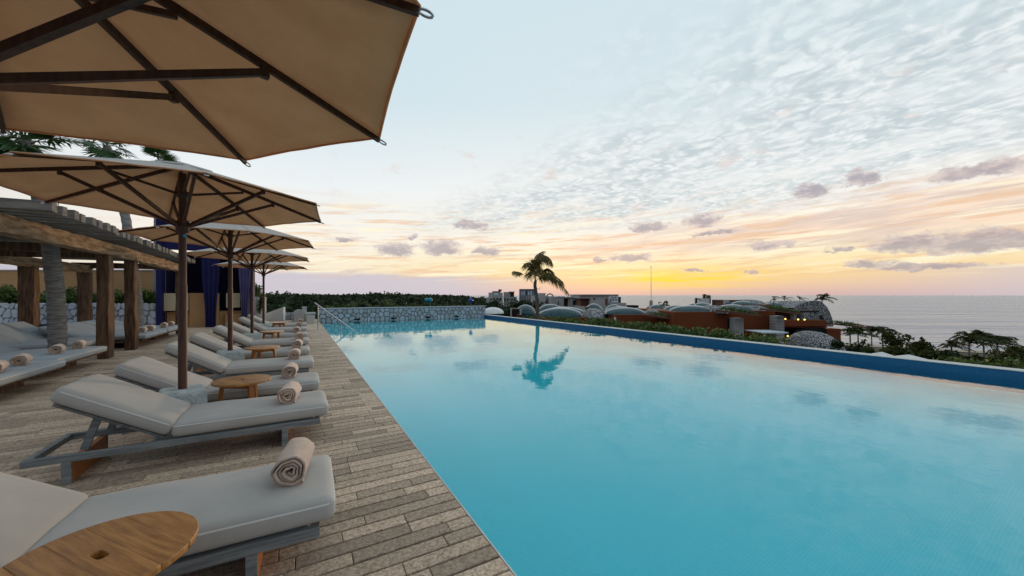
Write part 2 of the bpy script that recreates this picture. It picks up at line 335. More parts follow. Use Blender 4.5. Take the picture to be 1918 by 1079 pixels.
# ------------------------------------------------------------------ mesh helpers
class MB:
    def __init__(s): s.v, s.f, s.t, s.sm = [], [], [], []
    def add(s, vs_, fs, tint=0.0, smooth=False):
        o = len(s.v); s.v += [tuple(p) for p in vs_]
        for f in fs: s.f.append([i+o for i in f]); s.t.append(tint); s.sm.append(smooth)
    def box(s, c, size, rz=0, tint=0.0, taper=1.0):
        hx, hy, hz = size[0]/2, size[1]/2, size[2]/2; cr, sr = math.cos(rz), math.sin(rz); vs_ = []
        for sz in (-1, 1):
            k = taper if sz > 0 else 1
            for sx, sy in ((-1,-1),(1,-1),(1,1),(-1,1)):
                x, y = sx*hx*k, sy*hy*k
                vs_.append((c[0]+x*cr-y*sr, c[1]+x*sr+y*cr, c[2]+sz*hz))
        s.add(vs_, [(3,2,1,0),(4,5,6,7),(0,1,5,4),(1,2,6,5),(2,3,7,6),(3,0,4,7)], tint)
    def bar(s, p, q, w, h, up=(0,0,1), tint=0.0, w2=None, h2=None):
        p, q = Vector(p), Vector(q); d = (q-p).normalized(); u = Vector(up)
        if abs(d.dot(u)) > .98: u = Vector((1,0,0))
        sx = d.cross(u).normalized(); uy = sx.cross(d).normalized(); vs_ = []
        for P, W, H in ((p, w, h), (q, w2 or w, h2 or h)):
            for a, b in ((-1,-1),(1,-1),(1,1),(-1,1)): vs_.append(P + sx*(a*W/2) + uy*(b*H/2))
        s.add(vs_, [(3,2,1,0),(4,5,6,7),(0,1,5,4),(1,2,6,5),(2,3,7,6),(3,0,4,7)], tint)
    def tube(s, pts, r, n=8, tint=0.0, cap=True, closed=False):
        pts = [Vector(p) for p in pts]; m = len(pts); rs = r if isinstance(r, (list, tuple)) else [r]*m; vs_ = []; ref = None
        for i, p in enumerate(pts):
            if closed: d = pts[(i+1) % m]-pts[i-1]
            else: d = pts[min(i+1, m-1)]-pts[max(i-1, 0)]
            d = d.normalized()
            if ref is None: ref = Vector((0,0,1)) if abs(d.z) < .9 else Vector((1,0,0))
            a = d.cross(ref).normalized(); b = d.cross(a).normalized(); ref = a.cross(d)*-1 if False else ref
            for k in range(n):
                t = 2*math.pi*k/n; vs_.append(p + (a*math.cos(t)+b*math.sin(t))*rs[i])
        fs = []
        for i in range(m if closed else m-1):
            j = (i+1) % m
            for k in range(n): fs.append((i*n+k, i*n+(k+1) % n, j*n+(k+1) % n, j*n+k))
        s.add(vs_, fs, tint, True)
        if cap and not closed:
            s.add(vs_[:n], [tuple(range(n))], tint); s.add(vs_[-n:], [tuple(range(n))[::-1]], tint)
    def quad(s, a, b, c, d, tint=0.0): s.add([a, b, c, d], [(0,1,2,3)], tint)
    def prism(s, poly, z0, z1, tint=0.0, inset=1.0):           # poly in xy, vertical
        n = len(poly); cx = sum(p[0] for p in poly)/n; cy = sum(p[1] for p in poly)/n
        vs_ = [(p[0], p[1], z0) for p in poly] + [(cx+(p[0]-cx)*inset, cy+(p[1]-cy)*inset, z1) for p in poly]
        s.add(vs_, [tuple(range(n))[::-1], tuple(range(n, 2*n))] + [(i, (i+1) % n, n+(i+1) % n, n+i) for i in range(n)], tint)
    def mesh(s, name, m):
        me = bpy.data.meshes.new(name); me.from_pydata(s.v, [], s.f)
        if any(s.t):
            a = me.attributes.new('tint', 'FLOAT', 'FACE'); a.data.foreach_set('value', s.t)
        me.polygons.foreach_set('use_smooth', s.sm)
        if m: me.materials.append(m)
        me.update(); return me
    def build(s, name, m, parent=None, loc=None, bev=0, label=None):
        return put(name, s.mesh(name, m), parent, loc, bev, label)
def put(name, me, parent=None, loc=None, bev=0, label=None):
    o = bpy.data.objects.new(name, me); COL.objects.link(o)
    if parent: o.parent = parent
    if loc is not None: o.location = loc
    if bev:
        b = o.modifiers.new('bevel', 'BEVEL'); b.width = bev; b.segments = 2; b.limit_method = 'ANGLE'
    if label: o['label'] = label
    return o
def tag(o, label, cat, group=None):
    o['label'] = label; o['category'] = cat
    if group: o['group'] = group
    return o
def thing(name, label, cat, loc=(0,0,0), rz=0, group=None):
    o = bpy.data.objects.new(name, None); COL.objects.link(o); o.location = loc; o.rotation_euler = (0,0,rz); o.empty_display_size = .1
    return tag(o, label, cat, group)
def kind(o, k): o['kind'] = k; return o
def kids(o): return [c for c in bpy.data.objects if c.parent is o]
def dup(src, loc, rz=0, label=None, tree=None):
    def cp(o, par):
        c = o.copy(); COL.objects.link(c)
        if par: c.parent = par
        for ch in tree_of[o.name]: cp(ch, c)
        return c
    tree_of = {}
    def walk(o):
        tree_of[o.name] = list(o.children)
        for ch in o.children: walk(ch)
    walk(src); r = cp(src, None); r.location = loc; r.rotation_euler = (0,0,rz)
    if label: r['label'] = label
    return r
def fastmesh(name, verts, k, m, tint=None):                  # verts (n,k,3): n separate k-gons
    n = len(verts); me = bpy.data.meshes.new(name)
    me.vertices.add(n*k); me.vertices.foreach_set('co', np.ascontiguousarray(verts, dtype=np.float32).ravel())
    me.loops.add(n*k); me.loops.foreach_set('vertex_index', np.arange(n*k, dtype=np.int32))
    me.polygons.add(n); me.polygons.foreach_set('loop_start', np.arange(0, n*k, k, dtype=np.int32))
    a = me.attributes.new('tint', 'FLOAT', 'FACE'); a.data.foreach_set('value', (RNG.random(n) if tint is None else tint).astype(np.float32))
    me.materials.append(m); me.update(calc_edges=True); return me
def leaves(cs, size, up=.3, aspect=.45):                     # diamond leaves at centres cs
    n = len(cs); d = RNG.normal(size=(n,3)); d[:,2] += up; d /= np.linalg.norm(d, axis=1, keepdims=True)
    w = np.cross(d, RNG.normal(size=(n,3))); w /= np.linalg.norm(w, axis=1, keepdims=True)
    sz = (size*RNG.uniform(.6, 1.4, n))[:,None]
    return np.stack([cs-d*sz*.5, cs+w*sz*aspect*.5, cs+d*sz*.5, cs-w*sz*aspect*.5], 1)
def blob(n, c, r, lumps=9, flat=.7):                         # leaf centres in an uneven crown made of lumps
    c, r = np.array(c, float), np.array(r, float)
    L = RNG.normal(size=(lumps,3)); L /= np.linalg.norm(L, axis=1, keepdims=True); L *= RNG.uniform(.25, .75, (lumps,1)); L[:,2] *= flat
    k = RNG.integers(0, lumps, n); p = RNG.normal(size=(n,3)); p /= np.linalg.norm(p, axis=1, keepdims=True)
    p *= (RNG.random((n,1))**.4)*RNG.uniform(.28, .5, lumps)[k][:,None]
    return c + (L[k]+p)*r
def rbox(sx, sy, sz, r, n=(14,10,6), puff=0.0, seed=0, wrinkle=0.0):      # soft rounded cushion, centred
    bm = bmesh.new(); rg = np.random.default_rng(seed); ph = rg.uniform(0, 6, 4)
    def face(ax, sgn):
        a, b = [(1,2),(2,0),(0,1)][ax]; na, nb = n[a], n[b]; grid = []
        for i in range(na+1):
            row = []
            for j in range(nb+1):
                p = [0,0,0]; p[ax] = sgn; p[a] = -math.cos(math.pi*i/na)*.35+(2*i/na-1)*.65; p[b] = -math.cos(math.pi*j/nb)*.35+(2*j/nb-1)*.65
                q = [p[0]*sx/2, p[1]*sy/2, p[2]*sz/2]; h = [sx/2-r, sy/2-r, sz/2-r]
                inn = [max(-h[k], min(h[k], q[k])) for k in range(3)]; d = Vector([q[k]-inn[k] for k in range(3)])
                if d.length > 1e-9: d = d.normalized()*r
                v = Vector(inn)+d; u = max(0, 1-(2*v.x/sx)**4)*max(0, 1-(2*v.y/sy)**4)
                v.z += puff*u*(1 if v.z > 0 else -.2)
                if wrinkle: v.z += wrinkle*(1.5*math.sin(v.x*6.5+v.y*3+ph[0])*math.sin(v.y*7+ph[1]+v.x*2)+.55*math.sin(v.x*15+ph[2]-v.y*21)*math.sin(v.x*4+v.y*9+ph[3]))*(1 if v.z > 0 else 0)
                row.append(bm.verts.new(v))
            grid.append(row)
        for i in range(na):
            for j in range(nb):
                f = [grid[i][j], grid[i+1][j], grid[i+1][j+1], grid[i][j+1]]
                bm.faces.new(f if sgn > 0 else f[::-1]).smooth = True
    for ax in range(3):
        for sg in (-1, 1): face(ax, sg)
    bmesh.ops.remove_doubles(bm, verts=bm.verts, dist=1e-4)
    return bm
def bm_mesh(bm, name, m, mat4=None):
    if mat4 is not None: bm.transform(mat4)
    me = bpy.data.meshes.new(name); bm.to_mesh(me); bm.free(); me.materials.append(m); return me

# ================================================================== SETTING
# sea and land
mb = MB(); mb.quad((-60000,-60000,-14.3), (60000,-60000,-14.3), (60000,60000,-14.3), (-60000,60000,-14.3))
kind(mb.build('sea', M['sea']), 'structure')
def sstep(a, b, x): t = np.clip((np.asarray(x, float)-a)/(b-a), 0, 1); return t*t*(3-2*t)
def coast(r):                                           # ahead-distance of the shoreline
    r = np.asarray(r, float)
    return np.interp(r, [-4000,-900,-250,-60,0,30,60,90,130,200], [2600,2600,1900,700,330,230,165,128,100,80])
def ground_z(r, d):
    t = r/np.maximum(d, 1)
    h = -13 + 8.6*sstep(40, 420, d)*sstep(.10, -.30, t)
    return h - 2.4*sstep(-14, 4, d-coast(r)) - 8*sstep(0, 40, d-coast(r))
def land():
    ds = np.concatenate([np.linspace(-80, 60, 12), np.linspace(70, 400, 40), np.geomspace(420, 3000, 40)])
    rs = np.concatenate([-np.geomspace(3500, 60, 36), np.linspace(-50, 210, 66)])
    r, d = np.meshgrid(rs, ds); z = ground_z(r, d)
    mb = MB(); P = [far(a, b, c) for a, b, c in zip(r.ravel(), d.ravel(), z.ravel())]; w = len(rs)
    mb.add(P, [(i*w+j, i*w+j+1, (i+1)*w+j+1, (i+1)*w+j) for i in range(len(ds)-1) for j in range(w-1)], 0, True)
    return kind(mb.build('ground', M['soil']), 'structure')
land()
# sand strip along the shore
mb = MB(); rs = np.linspace(20, 160, 40); prev = None
for r in rs:
    c = float(coast(r)); a, b = far(r, c-16, -12.9), far(r+3, c+6, -14.22)
    if prev: mb.quad(prev[0], a, b, prev[1])
    prev = (a, b)
kind(mb.build('beach', M['sand']), 'structure')
# terrace block that carries deck and pool
PX0, PX1, PY1, WZ = 1.016, 11.2, 23.55, -.022
mb = MB()
mb.box((-9.5, 10, -7.25), (20.9, 46, 14.3)); kind(mb.build('terrace', M['white']), 'structure')
mb = MB(); mb.box((-6.02, 10, -.06), (14.0, 46, .02)); kind(mb.build('deck_bed', M['joint']), 'structure')
# pool basin
mb = MB(); y0, y1, zb = -5, PY1+.2, -1.35
mb.quad((PX0,y0,zb), (PX1+.05,y0,zb), (PX1+.05,y1,zb), (PX0,y1,zb)); mb.quad((PX0,y0,zb), (PX0,y1,zb), (PX0,y1,-.012), (PX0,y0,-.012))
mb.quad((PX0,y0,zb), (PX1,y0,zb), (PX1,y0,-.01), (PX0,y0,-.01)); mb.quad((PX0,y1,zb), (PX1,y1,zb), (PX1,y1,-.05), (PX0,y1,-.05))
mb.box((1.42, 9, -1.05), (.78, 28, .58))                        # bench along the deck side
kind(mb.build('pool_basin', M['pool_tile']), 'structure')
mb = MB(); mb.quad((PX0,y0,WZ), (PX1+.019,y0,WZ), (PX1+.019,y1,WZ), (PX0,y1,WZ)); kind(mb.build('pool_water', M['water']), 'structure')
mb = MB(); mb.box((1.0105, 9.2, -.06), (.011, 29, .116)); kind(mb.build('coping_strip', M['coping'], bev=.003), 'structure')
w = thing('pool_edge_wall', 'long low blue tiled wall along the seaward edge of the infinity pool', 'pool wall', (PX1+.18, 10, 0))
mb = MB(); mb.box((0, 0, -6), (.32, 31, 12.26)); mb.build('tiled_wall', M['edge_tile'], w, bev=.012)
mb = MB(); mb.box((0, 0, .138), (.335, 31.02, .014)); mb.build('wet_lip', M['coping'], w, bev=.004)

# deck of narrow stone planks: nearest ones singly, the rest joined
def deck():
    dk = bpy.data.objects.new('deck', None); COL.objects.link(dk); kind(dk, 'structure')
    pl = []; pitch = .1165; rg = random.Random(3); y = .62
    while y < 26.3:
        x = 1.003; first = True
        while x > -9:
            L = rg.choice([.16,.22,.3,.38,.5,.62,.8]) if first else rg.uniform(.32, .85)
            pl.append((x-L, x, y)); x -= L; first = False
        y += pitch
    def vis(p):
        cx, y = (p[0]+p[1])/2, p[2]+.055; d = SS*cx+CC*y; r = CC*cx-SS*y
        if d < .3: return 1e9
        px, py = 959+700*r/d, 553+700*1.5/d
        ok = -40 < px < 1000 and py < 1110
        hid = (cx < .1 and 2.25 < y < 3.0) or (-2 < cx < .0 and 4.4 < y < 5.0)
        return d + (1e6 if not ok else 0) + (3 if hid else 0)
    pl.sort(key=vis); rest = MB(); rg = random.Random(5)
    for i, (xa, xb, y) in enumerate(pl):
        L, W, g, ch = xb-xa-.004, pitch-.0150, .002, .0035; cz = rg.uniform(-.0012, .0008)
        vs_ = [(-L/2,-W/2,-.045), (L/2,-W/2,-.045), (L/2,W/2,-.045), (-L/2,W/2,-.045), (-L/2,-W/2,-ch), (L/2,-W/2,-ch), (L/2,W/2,-ch), (-L/2,W/2,-ch),
               (-L/2+ch,-W/2+ch,0), (L/2-ch,-W/2+ch,0), (L/2-ch,W/2-ch,0), (-L/2+ch,W/2-ch,0)]
        fs = [(8,9,10,11)] + [(a, b, b+4, a+4) for o in (0, 4) for a, b in ((o,o+1),(o+1,o+2),(o+2,o+3),(o+3,o))]
        c = ((xa+xb)/2, y+pitch/2, cz)
        if i < 295:
            m = MB(); m.add(vs_, fs); m.build('plank', M['plank'], dk, c)
        else: rest.add([(v[0]+c[0], v[1]+c[1], v[2]+c[2]) for v in vs_], fs, rg.random())
    kind(rest.build('planks', M['plank'], dk), 'stuff')
deck()

# ------------------------------------------------------------------ rubble walls with single stones
def voronoi(W, H, size, seed):
    rg = random.Random(seed); nx, ny = max(1, round(W/size)), max(1, round(H/size)); pts = []
    for i in range(nx):
        for j in range(ny):
            pts.append(((i+.5+rg.uniform(-.42,.42)+(.25 if j % 2 else -.25))*W/nx, (j+.5+rg.uniform(-.4,.4))*H/ny))
    out = []
    for p in pts:
        poly = [(0,0),(W,0),(W,H),(0,H)]
        for q in pts:
            if q is p or abs(q[0]-p[0]) > 3*size or abs(q[1]-p[1]) > 3*size: continue
            mx, my, nx_, ny_ = (p[0]+q[0])/2, (p[1]+q[1])/2, q[0]-p[0], q[1]-p[1]; new = []
            for k in range(len(poly)):
                a, b = poly[k], poly[(k+1) % len(poly)]
                da, db = (a[0]-mx)*nx_+(a[1]-my)*ny_, (b[0]-mx)*nx_+(b[1]-my)*ny_
                if da <= 0: new.append(a)
                if (da < 0) != (db < 0) and da != db: t = da/(da-db); new.append((a[0]+(b[0]-a[0])*t, a[1]+(b[1]-a[1])*t))
            poly = new
            if len(poly) < 3: break
        if len(poly) >= 3: out.append((p, poly))
    return out
def stone_face(parent, W, H, size, seed, origin, ex, ny_, mat, joint=.05, proud=.035, singles=True):
    """stones on a vertical face: origin lower left, ex = unit along, ny_ = unit outward (parent space)"""
    ex, ny_, o = Vector(ex), Vector(ny_), Vector(origin); rg = random.Random(seed); allm = MB()
    for p, poly in voronoi(W, H, size, seed):
        cx = sum(a[0] for a in poly)/len(poly); cy = sum(a[1] for a in poly)/len(poly)
        # round the corners a little
        q = []
        for k in range(len(poly)):
            a, b, c = poly[k-1], poly[k], poly[(k+1) % len(poly)]
            q += [(b[0]*.72+a[0]*.28, b[1]*.72+a[1]*.28), (b[0]*.72+c[0]*.28, b[1]*.72+c[1]*.28)]
        span = max(.05, max(math.hypot(a[0]-cx, a[1]-cy) for a in q)); k0 = max(.5, 1-joint/span*1.0); pr = proud*rg.uniform(.7, 1.3)
        m = MB() if singles else allm; n = len(q); C = o+ex*cx+Vector((0,0,cy)) if singles else Vector((0,0,0))
        V = []
        for kk, h in ((k0, -.012), (k0, pr*.55), (k0*.86, pr)):
            for a in q: V.append(o+ex*(cx+(a[0]-cx)*kk)+Vector((0,0,cy+(a[1]-cy)*kk))+ny_*h-C)
        m.add(V, [tuple(range(2*n, 3*n))]+[(L*n+i, L*n+(i+1) % n, (L+1)*n+(i+1) % n, (L+1)*n+i) for L in (0,1) for i in range(n)], 0 if singles else rg.random())
        if singles: m.build('stone', mat, parent, C)
    if not singles: kind(allm.build('stones', mat, parent), 'stuff')
WALLH = .72
w = thing('stone_wall', 'low white rubble stone wall across the far end of the pool', 'stone wall', (.93, PY1+.05, 0))
mb = MB(); mb.box((5.2, .22, -.34), (10.4, .40, 2*WALLH+.66)); mb.build('mortar', M['mortar'], w)
stone_face(w, 10.4, WALLH+.05, .27, 11, (0, .02, -.08), (1,0,0), (0,-1,0), M['stone'], .022, .045)
mb = MB()
mb.box((5.2, .23, WALLH+.015), (10.46, .46, .05)); mb.build('coping', M['stone'], w, bev=.01)
for x in (2.05, 4.15, 6.3, 8.25):
    mb = MB(); mb.box((x, -.03, .085), (.30, .06, .085)); mb.box((x, -.055, .075), (.36, .05, .02)); mb.build('overflow_slot', M['dark'], w)

# ------------------------------------------------------------------ far end of the terrace
t = thing('white_planter_wall', 'tall white wall with a green creeper, behind the farthest parasol', 'wall', (-2.25, 26.2, 0))
mb = MB(); mb.box((0, 0, .7), (1.15, .35, 1.4)); mb.build('wall', M['white'], t, bev=.01)
mb = MB(); mb.box((-.35, -.20, .9), (.03, .05, 1.0)); mb.box((.2, -.20, .9), (.03, .05, 1.0)); mb.build('pilaster', M['white'], t)
t = thing('creeper', 'bright green creeper spilling over the tall white wall', 'plant', (-2.1, 26.0, 0))
cs = np.concatenate([blob(900, (-.1,.2,1.9), (.9,.5,.75)), blob(350, (.18,-.28,1.0), (.22,.10,1.0))])
put('foliage', fastmesh('foliage', leaves(cs, .13), 4, M['leaf']), t)
t = thing('ramp_parapet', 'short white parapet with a sloping top beyond the far loungers', 'parapet', (-1.15, 26.4, 0))
mb = MB(); mb.add([(-.55,0,0),(.35,-.35,0),(.35,-.35,.80),(-.55,0,.42),(-.45,.25,0),(.45,-.1,0),(.45,-.1,.80),(-.45,.25,.42)], [(0,1,2,3),(5,4,7,6),(3,2,6,7),(1,5,6,2),(4,0,3,7),(1,0,4,5)])
mb.build('wall', M['white'], t, bev=.01)
t = thing('back_stone_wall', 'low grey rubble wall behind the round backed chair', 'stone wall', (-.75, 26.6, 0))
mb = MB(); mb.box((.7, .15, .22), (1.9, .3, .44)); mb.build('mortar', M['mortar'], t)
stone_face(t, 1.85, .44, .16, 21, (-.22, 0, .0), (1,0,0), (0,-1,0), M['stone'], .02, .03)
t = thing('lounge_chair', 'pale round backed chair at the far end of the deck', 'chair', (.02, 24.4, 0), R(8))
mb = MB()
pf = [(-.33,0,.0)] + [(-.33*math.cos(a), 0, .36+.34*math.sin(a)) for a in np.linspace(0, math.pi, 14)] + [(.33,0,.0)]
n = len(pf); A = [Vector(p)+Vector((0,.0,0)) for p in pf]; B = [Vector(p)*1+Vector((0,.10,0)) for p in pf]
mb.add(A+B, [tuple(range(n))[::-1], tuple(range(n, 2*n))]+[(i, i+1, n+i+1, n+i) for i in range(n-1)]); mb.build('backrest', M['cushion'], t, bev=.015)
mb = MB(); mb.box((0, .36, .27), (.62, .6, .14)); mb.build('seat', M['cushion'], t, bev=.03)
for sx in (-1, 1):
    mb = MB(); mb.bar((sx*.31, -.02, 0), (sx*.28, .02, .42), .04, .04); mb.build('leg', M['grey_wood'], t)
t = thing('pier', 'squat pale stone pier with a flat cap at the far pool corner', 'stone pier', (.56, 23.0, 0))
mb = MB(); mb.box((0, 0, .24), (.36, .9, .48)); mb.build('shaft', M['coping'], t, bev=.01)
for i in range(4):
    mb = MB(); mb.box((-.135+i*.09, -.46, .235), (.07, .02, .44)); mb.build('slab', M['coping'], t, bev=.004)
mb = MB(); mb.box((0, 0, .515), (.46, 1.0, .065)); mb.build('cap', M['stone'], t, bev=.012)
t = thing('rear_pier', 'slim pale stone pier just behind the squat capped pier', 'stone pier', (.28, 25.0, 0))
mb = MB(); mb.box((0, 0, .38), (.22, .7, .76)); mb.build('shaft', M['coping'], t, bev=.01)
mb = MB(); mb.box((0, 0, .79), (.26, .74, .05)); mb.build('cap', M['stone'], t, bev=.01)
t = thing('handrail', 'slanting steel handrail dipping into the far left corner of the pool', 'handrail')
mb = MB(); a, b = Vector((.60, 18.25, 1.17)), Vector((2.10, 17.42, -.06)); mb.tube([a, b, b+(b-a)*.12], .026, 10); mb.build('rail', M['steel'], t)
mb = MB(); mb.tube([(1.58, 17.708, .36), (1.58, 17.708, -1.3)], .022, 8); mb.build('post', M['steel'], t)
mb = MB(); mb.tube([(.72, 18.184, 1.07), (.72, 18.184, 0)], .022, 8); mb.build('post', M['steel'], t)

# ------------------------------------------------------------------ sun loungers
def make_cushion(L, W, T, mat, seed, wr=.0034):
    return rbox(L, W, T, .045, (36, 22, 6), .014, seed, wr)
def rim(L, W, z, k=5):
    a, b, r, pts = L/2-.006, W/2-.006, .05, []
    for cx, cy, s in ((a-r,b-r,0),(-a+r,b-r,90),(-a+r,-b+r,180),(a-r,-b+r,270)):
        for i in range(k): an = R(s+90*i/(k-1)); pts.append((cx+r*math.cos(an), cy+r*math.sin(an), z))
    return pts
def make_lounger(label, ang=30, W=.70, cmat='cushion', single=True, seatL=1.25, backL=.82, base=False):
    """foot end at local x=0.25, head towards -x, near rail at y=0"""
    t = thing('sun_lounger' if single else 'daybed', label, 'sun lounger' if single else 'daybed')
    T, z0 = .125, .245; hx = .25-seatL
    bm = make_cushion(seatL, W, T, M[cmat], 1); bm_ = bm_mesh(bm, 'seat_cushion', M[cmat], Matrix.Translation((hx+seatL/2, W/2, z0+T/2)))
    sc = put('seat_cushion', bm_, t)
    mb = MB(); mb.tube([(p[0]+hx+seatL/2, p[1]+W/2, z0+T-.028) for p in rim(seatL, W, 0)], .0068, 6, closed=True); mb.build('piping', M['piping'], sc)
    rot = Matrix.Translation((hx-.012, W/2, z0+.012)) @ Matrix.Rotation(R(ang), 4, 'Y')
    bm = make_cushion(backL, W, T, M[cmat], 2); bk = put('back_cushion', bm_mesh(bm, 'back_cushion', M[cmat], rot @ Matrix.Translation((-backL/2-.012, 0, T/2))), t)
    mb = MB(); mb.tube([rot @ Vector((p[0]-backL/2-.012, p[1], T-.028)) for p in rim(backL, W, 0)], .0068, 6, closed=True); mb.build('piping', M['piping'], bk)
    if not base:
        fm = M['grey_wood']
        for y in (.022, W-.022):
            mb = MB(); mb.box((-.845, y, .205), (2.03, .044, .055)); mb.build('side_rail', fm, t, bev=.004)
        for x in (.148, -1.84):
            mb = MB(); mb.box((x, W/2, .205), (.045, W-.092, .05)); mb.build('cross_rail', fm, t, bev=.004)
        mb = MB(); mb.box(((hx+.12)/2, W/2, .228), (abs(hx)+.10, W-.10, .022)); mb.build('seat_board', M['grey_wood'], t)
        for x in (-.14, -1.62):
            mb = MB(); mb.add([(x-.022,.03,0),(x-.022,.03,.176),(x-.022,W-.03,.176),(x-.022,W-.03,0),(x+.022,.03,0),(x+.022,.03,.176),(x+.022,W-.03,.176),(x+.022,W-.03,0)],
                              [(0,1,2,3),(7,6,5,4),(0,4,5,1),(2,6,7,3),(1,5,6,2),(0,3,7,4)])
            mb.build('leg_panel', M['teak_leg'], t)
            for y in (.018, W-.018):
                mb = MB(); mb.box((x, y, .0885), (.052, .03, .177)); mb.build('leg', fm, t, bev=.003)
        mb = MB(); p0 = rot @ Vector((-.03, 0, -.022)); p1 = rot @ Vector((-backL+.03, 0, -.022)); mb.bar(p0, p1, W-.10, .022, up=(rot.to_3x3() @ Vector((0,0,1)))); mb.build('back_board', M['grey_wood'], t)
        q = rot @ Vector((-backL*.62, 0, -.04))
        for y in (.10, W-.10):
            mb = MB(); mb.bar((q.x, y, q.z), (-1.55, y, .235), .028, .05); mb.build('prop', fm, t)
    else:
        mb = MB(); mb.box((-.87, W/2, .22), (2.08, W-.01, .038)); mb.build('platform', M['post_wood'], t, bev=.004)
        for x in (-.22, -1.6):
            mb = MB(); mb.box((x, W/2, .1), (.14, W-.5, .20)); mb.build('plinth', M['post_wood'], t, bev=.006)
        for i in range(2):
            mb = MB(); mb.box((hx-backL*.44, W*(.25+.5*i), z0+.10), (.05, .05, .22)); mb.build('prop', M['post_wood'], t)
    return t
def towel_mesh(seed, L=.33, rmax=.098):
    rg = random.Random(seed); turns, n = 4.3, 96; mb = MB(); segs = 9; th = .0105
    prof = []
    for i in range(n+1):
        f = i/n; a = f*turns*2*math.pi; r = .014+(rmax-.014-th/2)*f; prof.append((a, r))
    ph = [rg.uniform(0, 6) for _ in range(4)]; rows = []
    for j in range(segs+1):
        yy = -L/2+L*j/segs; e = .004*math.sin(3*yy/L*6+ph[0]); row = []
        for k, (a, r) in enumerate(prof):
            w = .0035*math.sin(3*a+ph[1]+9*yy)+.0025*math.sin(7*a+ph[2]-17*yy); endw = (.010*math.sin(a*.5+ph[3])+.006*math.sin(2.3*a))*(1 if j in (0, segs) else 0)
            y2 = yy+endw*(1 if j else 1)
            for s in (-.5, .5):
                rr = r+th*s+w+e*.4; x, z = rr*math.cos(a+3.6), rr*math.sin(a+3.6)
                z = max(z*.95, -rmax*.93); row.append((x, y2+(.004 if s < 0 else 0), z))
        rows.append(row)
    w2 = 2*(n+1); vs_ = [v for r in rows for v in r]; fs = []
    for j in range(segs):
        for k in range(n):
            a, b = j*w2+2*k, (j+1)*w2+2*k
            fs += [(a+1, a+3, b+3, b+1), (a, b, b+2, a+2)]
        a, b = j*w2+2*n, (j+1)*w2+2*n; fs.append((a, a+1, b+1, b)); a, b = j*w2, (j+1)*w2; fs.append((a, b, b+1, a+1))
    for k in range(n):
        a = 2*k; fs.append((a, a+2, a+3, a+1)); a = segs*w2+2*k; fs.append((a, a+1, a+3, a+2))
    mb.add(vs_, fs, 0, True)
    return mb.mesh('towel', M['towel'])
TW = [towel_mesh(s) for s in range(4)]
def towel(loc, rz, label, group, k=0, s=1.0):
    o = put('rolled_towel', TW[k % 4], None, loc); o.rotation_euler = (0, 0, rz); o.scale = (s, s, s); tag(o, label, 'towel', group); return o
G1 = 'sun loungers in a row along the pool'
ORD = ['nearest', 'second', 'third', 'fourth', 'fifth', 'sixth', 'seventh', 'eighth', 'ninth']
LY = [2.30, 4.32, 5.55, 7.30, 8.88, 10.84, 12.62, 14.86, 16.95]
LAB = ['grey sun lounger nearest the camera, its raised back cropped by the left edge',
       'second grey sun lounger from the camera, whole wooden frame in view',
       'third grey sun lounger from the camera, beyond the nearest stone parasol base',
       'fourth grey sun lounger from the camera, on the near side of the second stone base',
       'fifth grey sun lounger from the camera, just beyond the second stone base',
       'sixth grey sun lounger from the camera, on the near side of the third stone base',
       'seventh grey sun lounger from the camera, just beyond the third stone base',
       'eighth grey sun lounger from the camera, second from the far end of the row',
       'ninth grey sun lounger, farthest of the poolside row']
ANG = [32, 30, 29, 31, 30, 31, 29, 31, 30]; DX = [-.07, .02, -.01, -.02, -.05, -.02, -.02, .0, .04]; DR = [-1.5, .4, -.6, .3, -.4, .5, 0, -.5, .6]
protos = {}
for i, y in enumerate(LY):
    a = ANG[i]
    if a not in protos: o = protos[a] = make_lounger(LAB[i], a); o['group'] = G1
    else: o = dup(protos[a], (0,0,0), 0, LAB[i])
    o.location = (DX[i], y, 0); o.rotation_euler = (0, 0, R(DR[i]))
TL = [(-.02, 2.70), (-.08, 4.62), (-.10, 5.98), (-.06, 7.62), (-.02, 9.16), (.02, 10.98), (-.05, 12.92), (0, 15.2), (.06, 17.2)]
for i, (x, y) in enumerate(TL):
    towel((x, y, .37+.012+.085), R([-9, -8, -4, -2, -5, 4, -3, 2, 0][i]),
          f"rolled beige towel on the foot of the {ORD[i]} poolside lounger{' from the camera' if i else ' to the camera'}", 'towels on the poolside loungers', i, 1.02)

